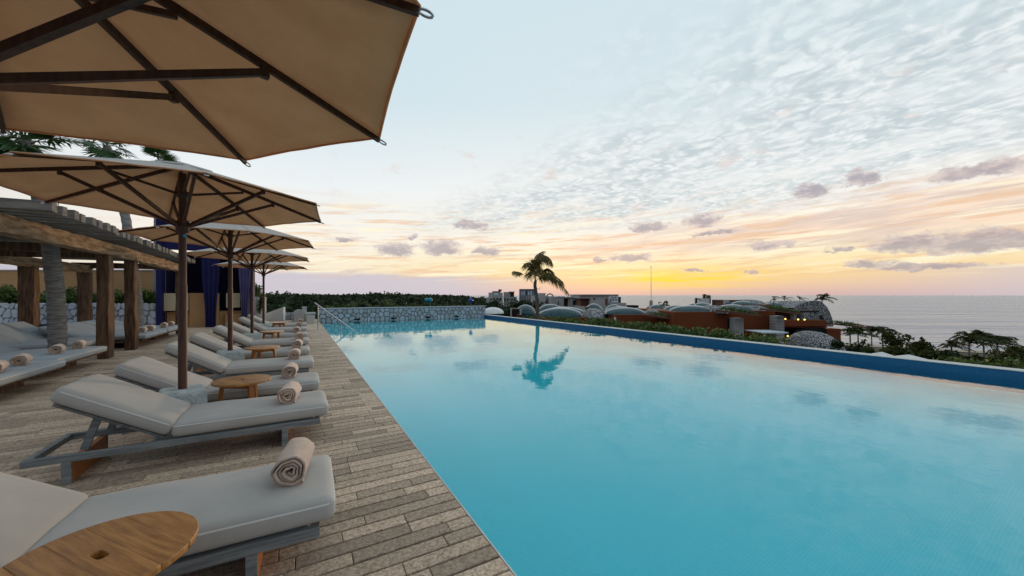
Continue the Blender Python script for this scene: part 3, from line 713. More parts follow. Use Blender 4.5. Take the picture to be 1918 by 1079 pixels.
# ------------------------------------------------------------------ side tables
def make_table(label):
    t = thing('side_table', label, 'side table', group='round teak side tables')
    rr, th, zt = .285, .026, .52; edges = [-.285, -.165, -.058, .058, .165, .285]; g = .003
    for i in range(5):
        xa, xb = edges[i]+g, edges[i+1]-g
        cu = bpy.data.curves.new('board', 'CURVE'); cu.dimensions = '2D'; cu.fill_mode = 'BOTH'; cu.extrude = th/2-.003; cu.bevel_depth = .003; cu.bevel_resolution = 1
        def spl(pts):
            s = cu.splines.new('POLY'); s.points.add(len(pts)-1); s.use_cyclic_u = True
            for p, q in zip(s.points, pts): p.co = (q[0], q[1], 0, 1)
        top = [(x, math.sqrt(max(0, rr*rr-x*x))) for x in np.linspace(xa, xb, 9)]
        spl([(x, -y) for x, y in top]+[(x, y) for x, y in top[::-1]])
        if i == 2: spl([(.021*math.copysign(abs(math.cos(a))**.5, math.cos(a)), .040*math.copysign(abs(math.sin(a))**.5, math.sin(a))) for a in np.linspace(0, 2*math.pi, 20, endpoint=False)])
        co = bpy.data.objects.new('tmp', cu); me = bpy.data.meshes.new_from_object(co); bpy.data.objects.remove(co)
        me.materials.clear(); me.materials.append(M['teak']); me.name = 'board'; put('board', me, t, (0, 0, zt-th/2))
    for k in range(3):
        a = R(30+120*k); mb = MB(); mb.bar((.245*math.cos(a), .245*math.sin(a), 0), (.185*math.cos(a), .185*math.sin(a), zt-th-.004), .045, .034, w2=.055, h2=.042, up=(math.cos(a), math.sin(a), 0)); mb.build('leg', M['teak_leg'], t, bev=.004)
    mb = MB(); P = [(.165*math.cos(R(30+120*k)), .165*math.sin(R(30+120*k)), zt-th-.035) for k in range(3)]
    for k in range(3): mb.bar(P[k], P[(k+1) % 3], .022, .05)
    mb.build('apron', M['teak_leg'], t)
    return t
T0 = make_table('round teak side table with a slot hole, in the bottom left corner'); T0.location = (-.655, 2.0, 0); T0.rotation_euler = (0, 0, R(38))
TT = [(-.57, 5.335, 30, 'round teak side table between the second and third loungers, beside the nearest stone base'), (-.60, 8.50, 80, 'round teak side table between the fourth and fifth loungers'),
      (-.64, 12.1, 10, 'round teak side table between the sixth and seventh loungers'), (-.62, 15.95, 55, 'round teak side table between the two farthest loungers')]
for x, y, a, l in TT: dup(T0, (x, y, 0), R(a), l)

# ------------------------------------------------------------------ parasols
NFLIP = True
def make_parasol(label, cap=1.40):
    t = thing('parasol', label, 'parasol', group='beige parasols along the pool')
    zt, za, hub, hub2 = 2.50, 2.905, 2.27, 2.58; A0 = 18.6
    bs = MB(); bs.box((0, 0, .25), (.44, .44, .50), taper=.86); bo = bs.build('base_block', M['block'], t, bev=.03); bo.rotation_euler = (0, 0, R(14))
    mb = MB(); mb.tube([(0,0,.49), (0,0,1.6), (0,0,1.62), (0,0,2.80)], [.039,.039,.034,.034], 14); po = mb.build('pole', M['pole'], t)
    mb = MB(); mb.tube([(0,0,hub-.10), (0,0,hub-.09), (0,0,hub+.01), (0,0,hub+.03)], [.045,.058,.058,.044], 14); mb.build('lower_hub', M['pole'], t)
    mb = MB(); mb.tube([(0,0,hub2-.04), (0,0,hub2-.03), (0,0,hub2+.03)], [.037,.05,.05], 14); mb.build('upper_hub', M['pole'], t)
    mb = MB(); mb.tube([(.022,-.032,2.13), (.03,-.047,2.13)], .017, 10); mb.build('lock_pin', M['turq'], po)
    # canopy: eight panels, edges pulled in a little
    nr, na = 12, 8; V, F = [], []
    def surf(k, f, u):
        a0, a1 = R(A0+45*k), R(A0+45*(k+1)); p0 = Vector((math.cos(a0), math.sin(a0), 0)); p1 = Vector((math.cos(a1), math.sin(a1), 0))
        p = p0.lerp(p1, u)*cap*f; b = math.sin(math.pi*u)
        p *= 1-.007*b*f**3; p.z = za-(za-zt)*f**1.04 - .012*b*math.sin(math.pi*f) + .006*b*f**4 + .0025*b*math.sin(17*u+k*2.1+9*f)
        return p
    for k in range(8):
        for i in range(nr+1):
            for j in range(na+1): V.append(surf(k, .03+.97*i/nr, j/na))
    per = (nr+1)*(na+1)
    for k in range(8):
        for i in range(nr):
            for j in range(na):
                a = k*per+i*(na+1)+j; F.append((a, a+na+1, a+na+2, a+1))
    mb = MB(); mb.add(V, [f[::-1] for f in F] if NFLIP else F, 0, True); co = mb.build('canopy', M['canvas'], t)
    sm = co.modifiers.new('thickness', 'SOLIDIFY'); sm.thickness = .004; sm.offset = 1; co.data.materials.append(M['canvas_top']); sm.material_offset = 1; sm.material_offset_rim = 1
    mb = MB()
    for k in range(8): mb.tube([surf(k, 1.0, j/8)+Vector((0,0,-.004)) for j in range(9)], .007, 5, cap=False)
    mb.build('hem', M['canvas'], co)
    mb = MB(); n = 16
    V = [(0,0,za+.018)]+[(.30*math.cos(R(A0+45*k/2))*(1 if k % 2 == 0 else .94), .30*math.sin(R(A0+45*k/2))*(1 if k % 2 == 0 else .94), za-.068) for k in range(n)]
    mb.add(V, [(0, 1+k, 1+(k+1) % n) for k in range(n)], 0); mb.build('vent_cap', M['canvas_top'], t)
    for k in range(8):
        a = R(A0+45*k); u = Vector((math.cos(a), math.sin(a), 0))
        def on(f, dz=0): return u*cap*f+Vector((0, 0, za-(za-zt)*f**1.04-.022+dz))
        mb = MB(); mb.bar(on(.02), on(.55), .022, .034); mb.bar(on(.55), on(1.0), .022, .034, w2=.017, h2=.024); ro = mb.build('rib', M['pole'], t)
        mb = MB(); c = on(1.0)+Vector((0,0,-.004))+u*.02; s = Vector((-u.y, u.x, 0))
        mb.tube([c+u*(.022*math.cos(q))+s*(.015*math.sin(q))-Vector((0,0,.007*math.cos(q))) for q in np.linspace(0, 2*math.pi, 14, endpoint=False)], .0045, 6, closed=True); mb.build('tip_ring', M['steel'], ro)
        mb = MB(); e = on(.60, -.03); mb.bar(u*.05+Vector((0,0,hub-.03)), e, .024, .030); mb.box(e, (.03,.03,.05), a); mb.build('strut', M['pole'], t)
        if k % 2 == 0:
            mb = MB(); e = on(.385, -.028); mb.bar(u*.045+Vector((0,0,hub2)), e, .018, .024); mb.build('upper_strut', M['pole'], t)
    return t
P0 = make_parasol('huge beige parasol overhead, cropped at the top left and nearest the camera')
P0.location = (-.93, 1.77, -.10)
P0.scale = (1, 1, 1)
for x, y, dz, l in [(-1.08, 5.22, .03, 'second beige parasol, its dark pole rising from the nearest visible stone base'), (-1.08, 8.42, .02, 'third beige parasol from the camera, pole beside the fourth lounger'),
                    (-1.07, 11.95, .02, 'fourth beige parasol from the camera, in front of the blue pavilion'), (-1.08, 15.8, .02, 'farthest beige parasol of the row, against the open sky')]:
    o = dup(P0, (x, y, 0), R(random.uniform(-3, 3)), l)
for c in P0.children:
    if c.name == 'base_block': c.location = (0, 0, .10)

# ------------------------------------------------------------------ pergola and daybeds
pg = thing('pergola', 'rough old timber pergola with slatted roof over the daybeds on the left', 'pergola')
def rough_bar(name, p, q, w, h, mat, parent, seed, n=8, amp=.014, up=(0,0,1), bev=.012):
    rg = random.Random(seed); p, q = Vector(p), Vector(q); d = (q-p).normalized(); u = Vector(up)
    if abs(d.dot(u)) > .98: u = Vector((0,1,0))
    sx = d.cross(u).normalized(); uy = sx.cross(d).normalized(); vs_ = []; o = p.lerp(q, .5)
    for i in range(n+1):
        c = p.lerp(q, i/n)-o
        for a, b in ((-1,-1),(1,-1),(1,1),(-1,1)): vs_.append(c+sx*(a*w/2+rg.uniform(-amp, amp))+uy*(b*h/2+rg.uniform(-amp, amp)))
    fs = [(3,2,1,0), tuple(range(4*n, 4*n+4))]
    for i in range(n):
        for k in range(4): fs.append((4*i+k, 4*i+(k+1) % 4, 4*i+4+(k+1) % 4, 4*i+4+k))
    m = MB(); m.add(vs_, fs); return m.build(name, mat, parent, o, bev)
for i, y in enumerate((8.42, 12.55, 14.2, 19.0)):
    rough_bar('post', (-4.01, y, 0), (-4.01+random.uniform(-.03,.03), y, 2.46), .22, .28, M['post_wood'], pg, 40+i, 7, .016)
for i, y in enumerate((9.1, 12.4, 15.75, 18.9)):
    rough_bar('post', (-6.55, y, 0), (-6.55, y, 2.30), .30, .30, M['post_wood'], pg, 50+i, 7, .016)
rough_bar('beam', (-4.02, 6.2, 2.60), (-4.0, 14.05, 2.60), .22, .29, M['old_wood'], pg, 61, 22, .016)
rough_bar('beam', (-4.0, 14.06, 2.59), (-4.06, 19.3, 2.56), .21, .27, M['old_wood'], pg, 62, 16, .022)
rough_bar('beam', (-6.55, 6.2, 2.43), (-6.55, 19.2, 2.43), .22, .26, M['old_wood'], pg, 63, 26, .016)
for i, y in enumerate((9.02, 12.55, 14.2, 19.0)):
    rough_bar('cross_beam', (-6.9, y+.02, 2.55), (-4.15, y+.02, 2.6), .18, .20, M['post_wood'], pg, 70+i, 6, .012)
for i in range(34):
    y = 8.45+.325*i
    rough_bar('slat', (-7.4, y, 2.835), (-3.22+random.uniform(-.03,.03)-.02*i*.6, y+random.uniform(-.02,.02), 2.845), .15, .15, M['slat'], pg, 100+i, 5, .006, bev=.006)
tag(put('spotlight', None) if False else (lambda m: m.build('spotlight', M['dark'], None, (-4.27, 14.9, 2.16)))((lambda m: (m.box((0,0,0), (.16,.24,.20)), m.box((.10,0,.02), (.10,.05,.05)), m)[-1])(MB())),
    'small black box spotlight beside a timber pergola post', 'spotlight')
G2 = 'double daybeds under the pergola'
D0 = make_lounger('near double daybed with blue grey cushions at the left edge of the photo', 22, 2.02, 'blue_cushion', False, 1.30, .85, True); D0['group'] = G2; D0.location = (-3.80, 7.60, 0)
for x, y, l in [(-3.98, 9.80, 'double daybed with two towels, just left of the thick timber post'), (-4.05, 14.50, 'double daybed with two towels right of the third timber post, nearer of the far pair'),
                (-4.05, 16.62, 'farthest double daybed under the pergola, next to the last timber post')]:
    dup(D0, (x, y, 0), 0, l)
o = dup(D0, (-7.6, 16.6, 0), 0, 'daybed behind the pergola at the far left, below the planter wall')
G3 = 'towels on the daybeds'
for i, (x, y, a, l) in enumerate([(-3.78, 8.35, 14, 'rolled towel cut by the left edge, on the nearest daybed'), (-3.86, 9.10, 14, 'rolled towel with its dark spiral end showing, right hand one on the nearest daybed'),
     (-4.02, 10.55, 12, 'left rolled towel of the pair on the daybed left of the thick post'), (-4.02, 11.35, 12, 'right rolled towel of the pair, close beside the thick timber post'),
     (-4.05, 15.15, 6, 'near rolled towel on the nearer daybed of the far pair'), (-4.05, 15.9, 6, 'second rolled towel on the nearer daybed of the far pair'),
     (-4.05, 17.2, 6, 'near rolled towel on the farthest daybed under the pergola'), (-4.05, 18.0, 6, 'last rolled towel on the farthest daybed under the pergola'),
     (-7.55, 17.2, 8, 'left rolled towel on the daybed at the far left behind the pergola'), (-7.5, 18.0, 8, 'right rolled towel on the daybed at the far left behind the pergola')]):
    towel((x, y, .37+.012+.085), R(a), l, G3, i, 1.02)
G4 = 'raised loungers in the shade of the pergola'
L0 = make_lounger('shaded blue grey lounger beside the banded palm trunk under the pergola', 33, .82, 'blue_cushion', True); L0['group'] = G4; L0.location = (-4.75, 12.62, 0)
for y, l in [(13.52, 'middle shaded blue grey lounger of the three under the pergola'), (14.42, 'rightmost shaded blue grey lounger of the three under the pergola')]: dup(L0, (-4.8, y, 0), 0, l)

# ------------------------------------------------------------------ palms
def trunk(parent, pts, r0, r1, mat='trunk', rings=True, n=12, wob=.06):
    P = [Vector(p) for p in pts]; seg = []; tot = sum((P[i+1]-P[i]).length for i in range(len(P)-1)); m = max(8, int(tot/.11) if rings else 10)
    rs = []
    for i in range(m+1):
        f = i/m*(len(P)-1); k = min(int(f), len(P)-2); seg.append(P[k].lerp(P[k+1], f-k)); rs.append((r0+(r1-r0)*i/m)*(1+(wob if i % 2 else -wob)*random.uniform(.4, 1)))
    mb = MB(); mb.tube(seg, rs, n); return mb.build('trunk', M[mat], parent)
def pinnate(pts, llen, nl=26, bare=.15, droop=.5, side=None, w=.045):
    """feather frond along control points; returns MB"""
    P = [Vector(p) for p in pts]; N = 24; C = []
    for i in range(N+1):                                    # Catmull-Rom through the points
        f = i/N*(len(P)-1); k = min(int(f), len(P)-2); u = f-k; p0, p1, p2, p3 = P[max(k-1,0)], P[k], P[k+1], P[min(k+2, len(P)-1)]
        C.append(.5*((2*p1)+(p2-p0)*u+(2*p0-5*p1+4*p2-p3)*u*u+(3*p1-p0-3*p2+p3)*u**3))
    mb = MB(); mb.tube(C, [max(.004, w*.42*(1-i/N)) for i in range(N+1)], 5, .3)
    for i in range(nl):
        f = bare+(1-bare)*(i+.5)/nl; k = min(int(f*N), N-1); p = C[k].lerp(C[k+1], f*N-k); d = (C[k+1]-C[k]).normalized()
        up = Vector((0,0,1)); s = d.cross(up)
        s = Vector((1,0,0)) if s.length < .05 else s.normalized(); L = llen*(.45+.75*math.sin(math.pi*min(1, (f-bare)/(1-bare)*.85+.12)))
        for sg in (-1, 1):
            q = (s*sg*random.uniform(.55,.9)+d*random.uniform(.55,.9)+Vector((0,0,-droop*random.uniform(.6,1.5)))).normalized()*L*random.uniform(.75,1.1)
            n_ = q.cross(d).normalized(); ww = w*.55*d
            mid = p+q*.5+Vector((0,0,.04*L)); t = random.random()
            mb.add([p-ww, p+ww, mid+ww*.9+n_*.003, p+q+Vector((0,0,-.12*L)), mid-ww*.9], [(0,1,2,4),(4,2,3)], t)
    return mb
# the palm behind the pool edge, blown to the right
pt = thing('coconut_palm', 'wind blown coconut palm standing alone beyond the pool edge', 'palm tree', brg(1007, 21.9, 0))
tp = [Vector((0,0,-3.2)), RT*.0+Vector((0,0,.4)), RT*-.02+Vector((0,0,1.15)), RT*-.16+Vector((0,0,2.05)), RT*-.13+Vector((0,0,2.35))]
M['palm_bark'] = pmat('palm_bark', (.085,.062,.05), (.19,.15,.12), 5, .9, .8, 16, (1,1,7), bdist=.03)
trunk(pt, tp, .125, .085, 'palm_bark')
CR = RT*-.13+Vector((0,0,2.32)); k = .0041
def PW(l): return [CR+RT*((a-480)*k)+Vector((0,0,(540-b)*k))+FW*c for a, b, c in l]
M['palm_frond'] = pmat('backlit_palm_leaf', (.085,.070,.018), (.17,.135,.035), 3, .5, rand=.5, tint=(.26,.165,.04), spec=.4, transl=.4)  # golden brown leaf colour, varied from leaflet to leaflet
FRD = [([(475,600,0),(420,540,-.05),(340,480,-.15),(270,420,-.2),(170,400,-.25)], .34, 20, .62, .7), ([(480,540,0),(440,400,-.2),(400,290,-.3),(330,290,-.4)], .5, 22, .3, .9),
       ([(485,540,0),(470,350,.1),(500,200,.15),(590,150,.2),(720,260,.25)], .62, 34, .22, 1.0), ([(490,540,0),(480,330,-.15),(540,180,-.2),(640,190,-.3),(700,250,-.35)], .6, 32, .2, 1.0),
       ([(480,540,0),(455,330,.2),(480,180,.25),(585,105,.3)], .45, 28, .25, .6), ([(490,540,0),(560,420,.2),(650,350,.3),(730,390,.35),(770,470,.4)], .55, 30, .2, 1.0),
       ([(490,540,0),(590,450,-.1),(700,470,-.2),(820,560,-.3),(935,700,-.35)], .52, 36, .12, 1.2), ([(490,540,0),(560,470,-.2),(660,430,-.4),(780,490,-.5),(860,560,-.55)], .5, 32, .15, 1.1),
       ([(480,540,0),(430,440,.3),(400,400,.45),(395,480,.6)], .45, 22, .25, 1.0), ([(485,540,0),(500,400,.5),(540,330,.8),(600,380,1.0)], .5, 24, .2, 1.0), ([(485,540,0),(500,420,-.5),(530,370,-.8),(580,440,-1.0)], .5, 24, .2, 1.0),
       ([(485,560,0),(450,430,-.1),(425,330,-.1),(440,240,-.15)], .5, 24, .25, .5), ([(485,560,0),(475,400,.1),(455,280,.1),(530,220,.1)], .5, 26, .25, .8), ([(490,620,0),(525,660,0),(545,625,0)], .08, 6, .5, .2)]
for pts, ll, nl, ba, dr in FRD: pinnate(PW(pts), ll*1.2, int(nl*2.1), ba, dr, w=.029).build('frond', M['palm_frond'], pt)
def fan_leaf(L, nb=22, spread=250):
    mb = MB(); mb.tube([(0,0,0), (L*.35,0,L*.05), (L*.55,0,L*.02)], [.016,.012,.009], 5, .2)
    o = Vector((L*.55,0,L*.02))
    for i in range(nb):
        a = R(-spread/2+spread*i/(nb-1)); b = L*.62*(.78+.22*math.cos(a*.8))*random.uniform(.9,1.08); d = Vector((math.cos(a), math.sin(a), random.uniform(-.05,.12))); s = Vector((-d.y, d.x, 0))*(.030*L)
        p1 = o+d*b*.55; p2 = o+d*b+Vector((0,0,-.12*b*random.uniform(.4,1.6)))
        mb.add([o-s*.25, o+s*.25, p1+s+Vector((0,0,.012)), p2, p1-s], [(0,1,2,4),(4,2,3)], random.random())
    return mb
FANS = [fan_leaf(1.0, 24, s).mesh('frond', M['fan']) for s in (230, 260, 280)]
def fan_palm(label, pts, r0, r1, L, n, group=None, zmin=-40):
    t = thing('fan_palm', label, 'palm tree', pts[0], group=group); b = Vector(pts[0]); trunk(t, [Vector(p)-b for p in pts], r0, r1)
    top = Vector(pts[-1])-b
    for i in range(n):
        o = put('frond', FANS[i % 3], t, top+Vector((0,0,random.uniform(-.15,.1)))); o.rotation_euler = (R(random.uniform(-35,35)), R(random.uniform(zmin, 55) if i % 4 else random.uniform(-85,-50)), R(360*i*.382+random.uniform(-15,15))); s = L*random.uniform(.8,1.15); o.scale = (s, s, s)
    return t
fan_palm('stout banded palm growing up through the pergola roof', [(-4.56, 12.0, 0), (-4.60, 12.0, 1.6), (-4.7, 11.95, 3.0), (-5.0, 11.9, 4.75)], .150, .120, 1.1, 24)
fan_palm('slim leaning palm behind the second and third pergola posts', [(-5.0, 18.25, 0), (-5.02, 18.3, 1.2), (-5.35, 18.4, 4.2), (-5.9, 18.6, 6.75)], .17, .12, .95, 18)
fan_palm('farthest palm, only its dark crown showing above the second parasol', [(-6.9, 28, 0), (-6.9, 28, 5), (-6.85, 28, 9.05)], .16, .12, 1.05, 22)
fan_palm('palm with a crown hanging low over the pergola at the far left', [(-8.2, 12.9, 0), (-8.3, 12.9, 3.0), (-8.25, 12.9, 4.35)], .17, .14, 1.25, 24)

# ------------------------------------------------------------------ planter wall, hedge plants, ochre wall behind
o0 = brg(-30, 19, 0); Wd = (292+30)/700*19
w = thing('planter_wall', 'pale rubble planter wall behind the pergola', 'stone wall', o0, -R(YAW))
mb = MB(); mb.box((Wd/2, .2, .53), (Wd, .36, 1.06)); mb.build('mortar', M['mortar'], w)
stone_face(w, Wd, 1.12, .34, 31, (0, .01, 0), (1,0,0), (0,-1,0), M['stone'], .03, .04)
ow = thing('ochre_wall', 'tall plain ochre wall behind the planter', 'wall', brg(-60, 22.5, 0), -R(YAW))
W2 = 430/700*22.5; mb = MB(); mb.box((W2/2, .15, 1.48), (W2, .3, 2.96)); mb.build('wall', M['ochre'], ow)
mb = MB(); mb.box((W2/2, .15, 3.0), (W2+.06, .38, .08)); mb.build('coping', M['roof_slab'], ow, bev=.01)
GP = 'leafy plants in the planter behind the pergola'
for i, (px, h, sp) in enumerate([(14,.85,1),(75,.60,0),(118,.45,0),(143,.70,1),(172,.55,0),(206,.50,0),(228,.62,0),(272,.72,1)]):
    p = brg(px, 19.9, 1.0); t = thing('planter_shrub', ['spiky dark shrub at the left end of the planter', 'round leafy shrub left of the banded palm trunk', 'low leafy shrub just right of the banded palm trunk', 'spiky bright shrub between the palm trunk and the thick post', 'low round shrub left of the thick timber post',
        'low leafy shrub right of the thick timber post', 'leafy shrub left of the slim leaning palm', 'spiky bright shrub between the slim palm and the blue pavilion'][i], 'shrub', p, group=GP)
    if sp:
        mb = MB()
        for q in range(90):
            a = random.uniform(0, 6.28); e = random.uniform(.25, 1.4); d = Vector((math.cos(a)*math.cos(e), math.sin(a)*math.cos(e), math.sin(e))); L = h*random.uniform(1.0,1.6); s = Vector((-math.sin(a), math.cos(a), 0))*.03
            mb.add([-s, s, d*L*.55+s*1.1, d*L+Vector((0,0,-.2*L*random.random())), d*L*.55-s*1.1], [(0,1,2,4),(4,2,3)], random.random())
        mb.build('foliage', M['leaf'], t)
    h *= 1.5; cs = blob(1300, (0,0,.30), (1.0,.5,h*.85)); put('foliage', fastmesh('foliage', leaves(cs, .15), 4, M['leaf']), t)

# ------------------------------------------------------------------ blue pavilion
pv = thing('pavilion', 'dark blue pavilion with cream lower walls at the end of the deck', 'pavilion', (-5.5, 22.2, 0))
mb = MB(); mb.box((.09, .3, 2.5), (.18, .6, 5.0)); mb.build('corner_post', M['blue'], pv)
mb = MB(); mb.box((3.50, .3, 2.5), (.16, .6, 5.0)); mb.build('corner_post', M['blue'], pv)
mb = MB(); mb.box((1.80, .35, 4.3), (3.235, .5, 1.4)); mb.build('fascia', M['blue'], pv)
mb = MB(); mb.box((1.80, 2.4, 5.06), (3.7, 4.8, .12)); mb.build('roof', M['blue'], pv)
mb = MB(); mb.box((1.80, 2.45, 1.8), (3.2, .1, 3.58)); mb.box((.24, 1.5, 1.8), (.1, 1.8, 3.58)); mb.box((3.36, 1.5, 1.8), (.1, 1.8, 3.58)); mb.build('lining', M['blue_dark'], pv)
mb = MB(); mb.box((.62, .35, 1.19), (.85, .12, .80)); mb.build('cream_panel', M['cream'], pv)
mb = MB(); mb.box((1.80, 1.0, .36), (3.1, 1.0, .72)); mb.build('bench', M['ochre'], pv)
mb = MB(); mb.box((1.62, .42, .80), (1.1, .14, 1.60)); mb.build('cream_panel', M['ochre'], pv)
mb = MB(); mb.box((2.72, .40, 1.25), (.55, .12, .70)); mb.build('cream_panel', M['cream'], pv)
mb = MB(); mb.box((3.30, .38, .82), (.30, .14, 1.62)); mb.build('cream_panel', M['cream'], pv)
mb = MB(); mb.box((2.72, .38, .30), (.6, .14, .58)); mb.build('step', M['ochre'], pv)
def curtain(name, x, w0, w1, mat, z1=3.6):
    mb = MB(); rows = []; n = 20
    for j in range(15):
        f = j/14; z = z1*(1-f); w_ = (w0+(w1-w0)*sstep(.15, .9, f)); row = []
        for i in range(n+1):
            u = i/n; row.append((x+(u-.5)*w_, -.06-.05*math.sin(u*math.pi*7)*(.5+.5*f), z+.005))
        rows.append(row)
    back = [[(p[0], p[1]+.02, p[2]) for p in r] for r in rows]; V = [p for r in rows for p in r]+[p for r in back for p in r]; o = 15*(n+1); F = []
    for j in range(14):
        for i in range(n):
            a = j*(n+1)+i; F += [(a, a+n+1, a+n+2, a+1), (o+a, o+a+1, o+a+n+2, o+a+n+1)]
    mb.add(V, F, 0, True); mb.build('curtain', M[mat], pv, label=name)
curtain('deep blue tied curtain', 1.92, .68, .40, 'curtain_blue'); curtain('lilac tied curtain', 3.22, .50, .24, 'curtain_lilac')

# ================================================================== BEYOND THE POOL
# forest on the left, one mass to the horizon
def forest():
    out = []; n = 0
    for _ in range(5200):
        d = 45*math.exp(random.random()*3.9); t = random.uniform(-1.5, .02) if random.random() < .8 else random.uniform(-.75, -.02); r = t*d
        if d > float(coast(r))-60: continue
        if d < 110 and t > -.12: continue
        if d < 60 and t < -.5: continue
        h = random.uniform(5.0, 8.2)+1.2*math.sin(r*.05+d*.021)+(random.random()**6)*3; g = float(ground_z(r, d))
        c = far(r, d, g+h*.62); s = random.uniform(2.6, 4.6)*(1+d/700)
        m = int(min(150, max(14, 9000/d))); cs = blob(m, (0,0,0), (s, s, h*.5), 6)
        out.append(leaves(cs, s*(.34 if d < 150 else .5), .4, .7)+np.array(c)[None,None,:])
    v = np.concatenate(out); print('forest quads', len(v))
    kind(put('forest', fastmesh('forest', v, 4, M['darkleaf'])), 'stuff')
forest()
# feathery plants just behind the far pool wall
GF = 'feathery plants behind the far pool wall'
for i, (px, h) in enumerate([(615,.8),(640,1.0),(668,.9),(700,1.0),(722,1.15),(752,1.0),(786,.95),(815,.75),(845,.7),(872,.6),(898,.45)]):
    dd = 24.6/(CC-SS*(px-959)/700); p = brg(px, dd, .25)
    t = thing('feather_plant', f"feathery dark green plant standing behind the far pool wall, number {i+1} from its left end" if False else
        ['leftmost feathery plant behind the far wall, just above the handrail top', 'second feathery plant from the left behind the far wall', 'third feathery plant from the left behind the far wall', 'fourth feathery plant from the left behind the far wall', 'tallest spiky plant behind the middle of the far wall', 'feathery plant right of the tallest one behind the far wall',
         'feathery plant just left of the turquoise globe', 'feathery plant just right of the turquoise globe', 'low plant midway between the turquoise and blue globes', 'low plant just left of the blue globe', 'lowest plant, at the right end of the far wall'][i], 'plant', p, group=GF)
    for q in range(9):
        a = random.uniform(0, 6.28); e = random.uniform(.35, 1.25); L = h*random.uniform(.8, 1.3); u = Vector((math.cos(a), math.sin(a), 0))
        pts = [Vector((0,0,0)), u*L*.4*math.cos(e)+Vector((0,0,.5*L*math.sin(e))), u*L*.75*math.cos(e)+Vector((0,0,.8*L*math.sin(e))), u*L*1.1*math.cos(e)+Vector((0,0,.75*L*math.sin(e)))]
        pinnate(pts, .26*h, 13, .15, .3, w=.022).build('frond', M['frond'] if q % 2 else M['leaf'], t)
    cs = blob(260, (0,0,.25), (.8,.4,.55)); put('foliage', fastmesh('foliage', leaves(cs, .13), 4, M['darkleaf']), t)
for px, py, m, l, nm in ((806, 562, 'turq', 'turquoise glazed globe among the plants above the far pool wall', 0), (882, 563, 'cobalt', 'blue glazed globe among the plants, near the right end of the far wall', 0)):
    dd = 24.4/(CC-SS*(px-959)/700); t = thing('glazed_globe', l, 'globe', brg(px, dd, lev(py, dd)))
    bm = bmesh.new(); bmesh.ops.create_uvsphere(bm, u_segments=20, v_segments=12, radius=.15)
    for f in bm.faces: f.smooth = True
    put('globe', bm_mesh(bm, 'globe', M[m]), t)
    if m == 'turq':
        bm = bmesh.new(); bmesh.ops.create_uvsphere(bm, u_segments=20, v_segments=12, radius=.13)
        for f in bm.faces: f.smooth = True
        put('globe', bm_mesh(bm, 'globe', M[m], Matrix.Translation((-.24, .05, .01))), t)
    mb = MB(); mb.tube([(0,0,-.14), (0,0,-.85)], .02, 6); mb.build('stake', M['grey_wood'], t)

# hedge under the seaward wall: clumps one can tell apart
GH = 'clumps of the hedge below the seaward pool wall'
hl = ['hedge clump beside the base of the lone palm', 'low hedge clump right of the lone palm', 'hedge clump below the double blue vaults', 'hedge clump below the stone fronted dome', 'hedge clump below the first terracotta wall', 'leafy hedge clump right of the first terracotta wall', 'hedge clump below the narrow dark canopy', 'leafy hedge clump at the foot of the second terracotta wall',
      'rounded bush in front of the second terracotta wall', 'hedge clump right of the thin white ledge', 'last bush before the tall stone pier of the villa', 'hedge clump in front of the rubble mound', 'low hedge clump left of the right hand leafy hedge', 'leafy hedge at the far right beside the pool wall', 'leafy hedge cut off by the right edge of the photo']
for i, (px, top) in enumerate([(985,591),(1045,595),(1085,598),(1130,599),(1178,602),(1222,606),(1262,611),(1300,615),(1345,618),(1400,628),(1437,632),(1545,658),(1700,680),(1820,676),(1905,678)]):
    t = (px-959)/700; dd = 12.5/(SS+CC*t)
    zt = lev(top, dd); n = thing('hedge_clump', hl[i], 'hedge', brg(px, dd, 0), group=GH)
    wdt = max(.9, dd*.065); h = .75; cs = blob(2200, (0,0,zt-.36), (wdt*1.15, .9, .66), 16)
    cs[:,2] = np.minimum(cs[:,2], zt+.03)
    v = leaves(cs, .115, .5); ang = -R(YAW); put('foliage', fastmesh('foliage', v, 4, M['leaf']), n)
    mb = MB(); mb.tube([(0,0,-3), (0,0,zt-.5)], .06, 6); mb.build('stem', M['trunk'], n)

# ------------------------------------------------------------------ distant hotel blocks
def block(parent, name, x0, x1, y0, y1, d, dep, mat, bev=0):
    """a rendered wall block whose front spans the bearings and sight lines given, at d metres"""
    a, b, zt, z0 = (x0-959)/700*d, (x1-959)/700*d, lev(y0, d), lev(y1, d)
    m = MB(); o = far(0, d); m.add([far(q, d+e, z)-parent.location for z in (z0, zt) for q, e in ((a,0),(b,0),(b,dep),(a,dep))], [(3,2,1,0),(4,5,6,7),(0,1,5,4),(1,2,6,5),(2,3,7,6),(3,0,4,7)]); return m.build(name, M[mat], parent, bev=bev)
def bld(name, label, cat, px, d): return thing(name, label, cat, brg(px, d, 0))
h = bld('hotel_block', 'rough pale block with a small red brown roof box, leftmost of the distant hotel buildings', 'building', 926, 105)
block(h, 'wall', 915, 940, 548, 600, 105, 10, 'pale_wall'); block(h, 'roof_slab', 922, 936, 545.5, 548, 106, 6, 'brown_wall'); block(h, 'roof_box', 933.5, 939, 542, 546, 105.5, 4, 'brown_wall')
block(h, 'window', 926, 933, 549, 553, 104.9, .3, 'white_slab'); block(h, 'wall', 911, 920, 557, 600, 103, 6, 'pale_wall')
for x in (918, 924, 930, 936): block(h, 'window', x, x+3, 558, 562, 104.9, .3, 'dark_glass')
h = bld('hotel_block', 'pale stepped block with a dark upper opening, second of the distant hotel buildings', 'building', 953, 108)
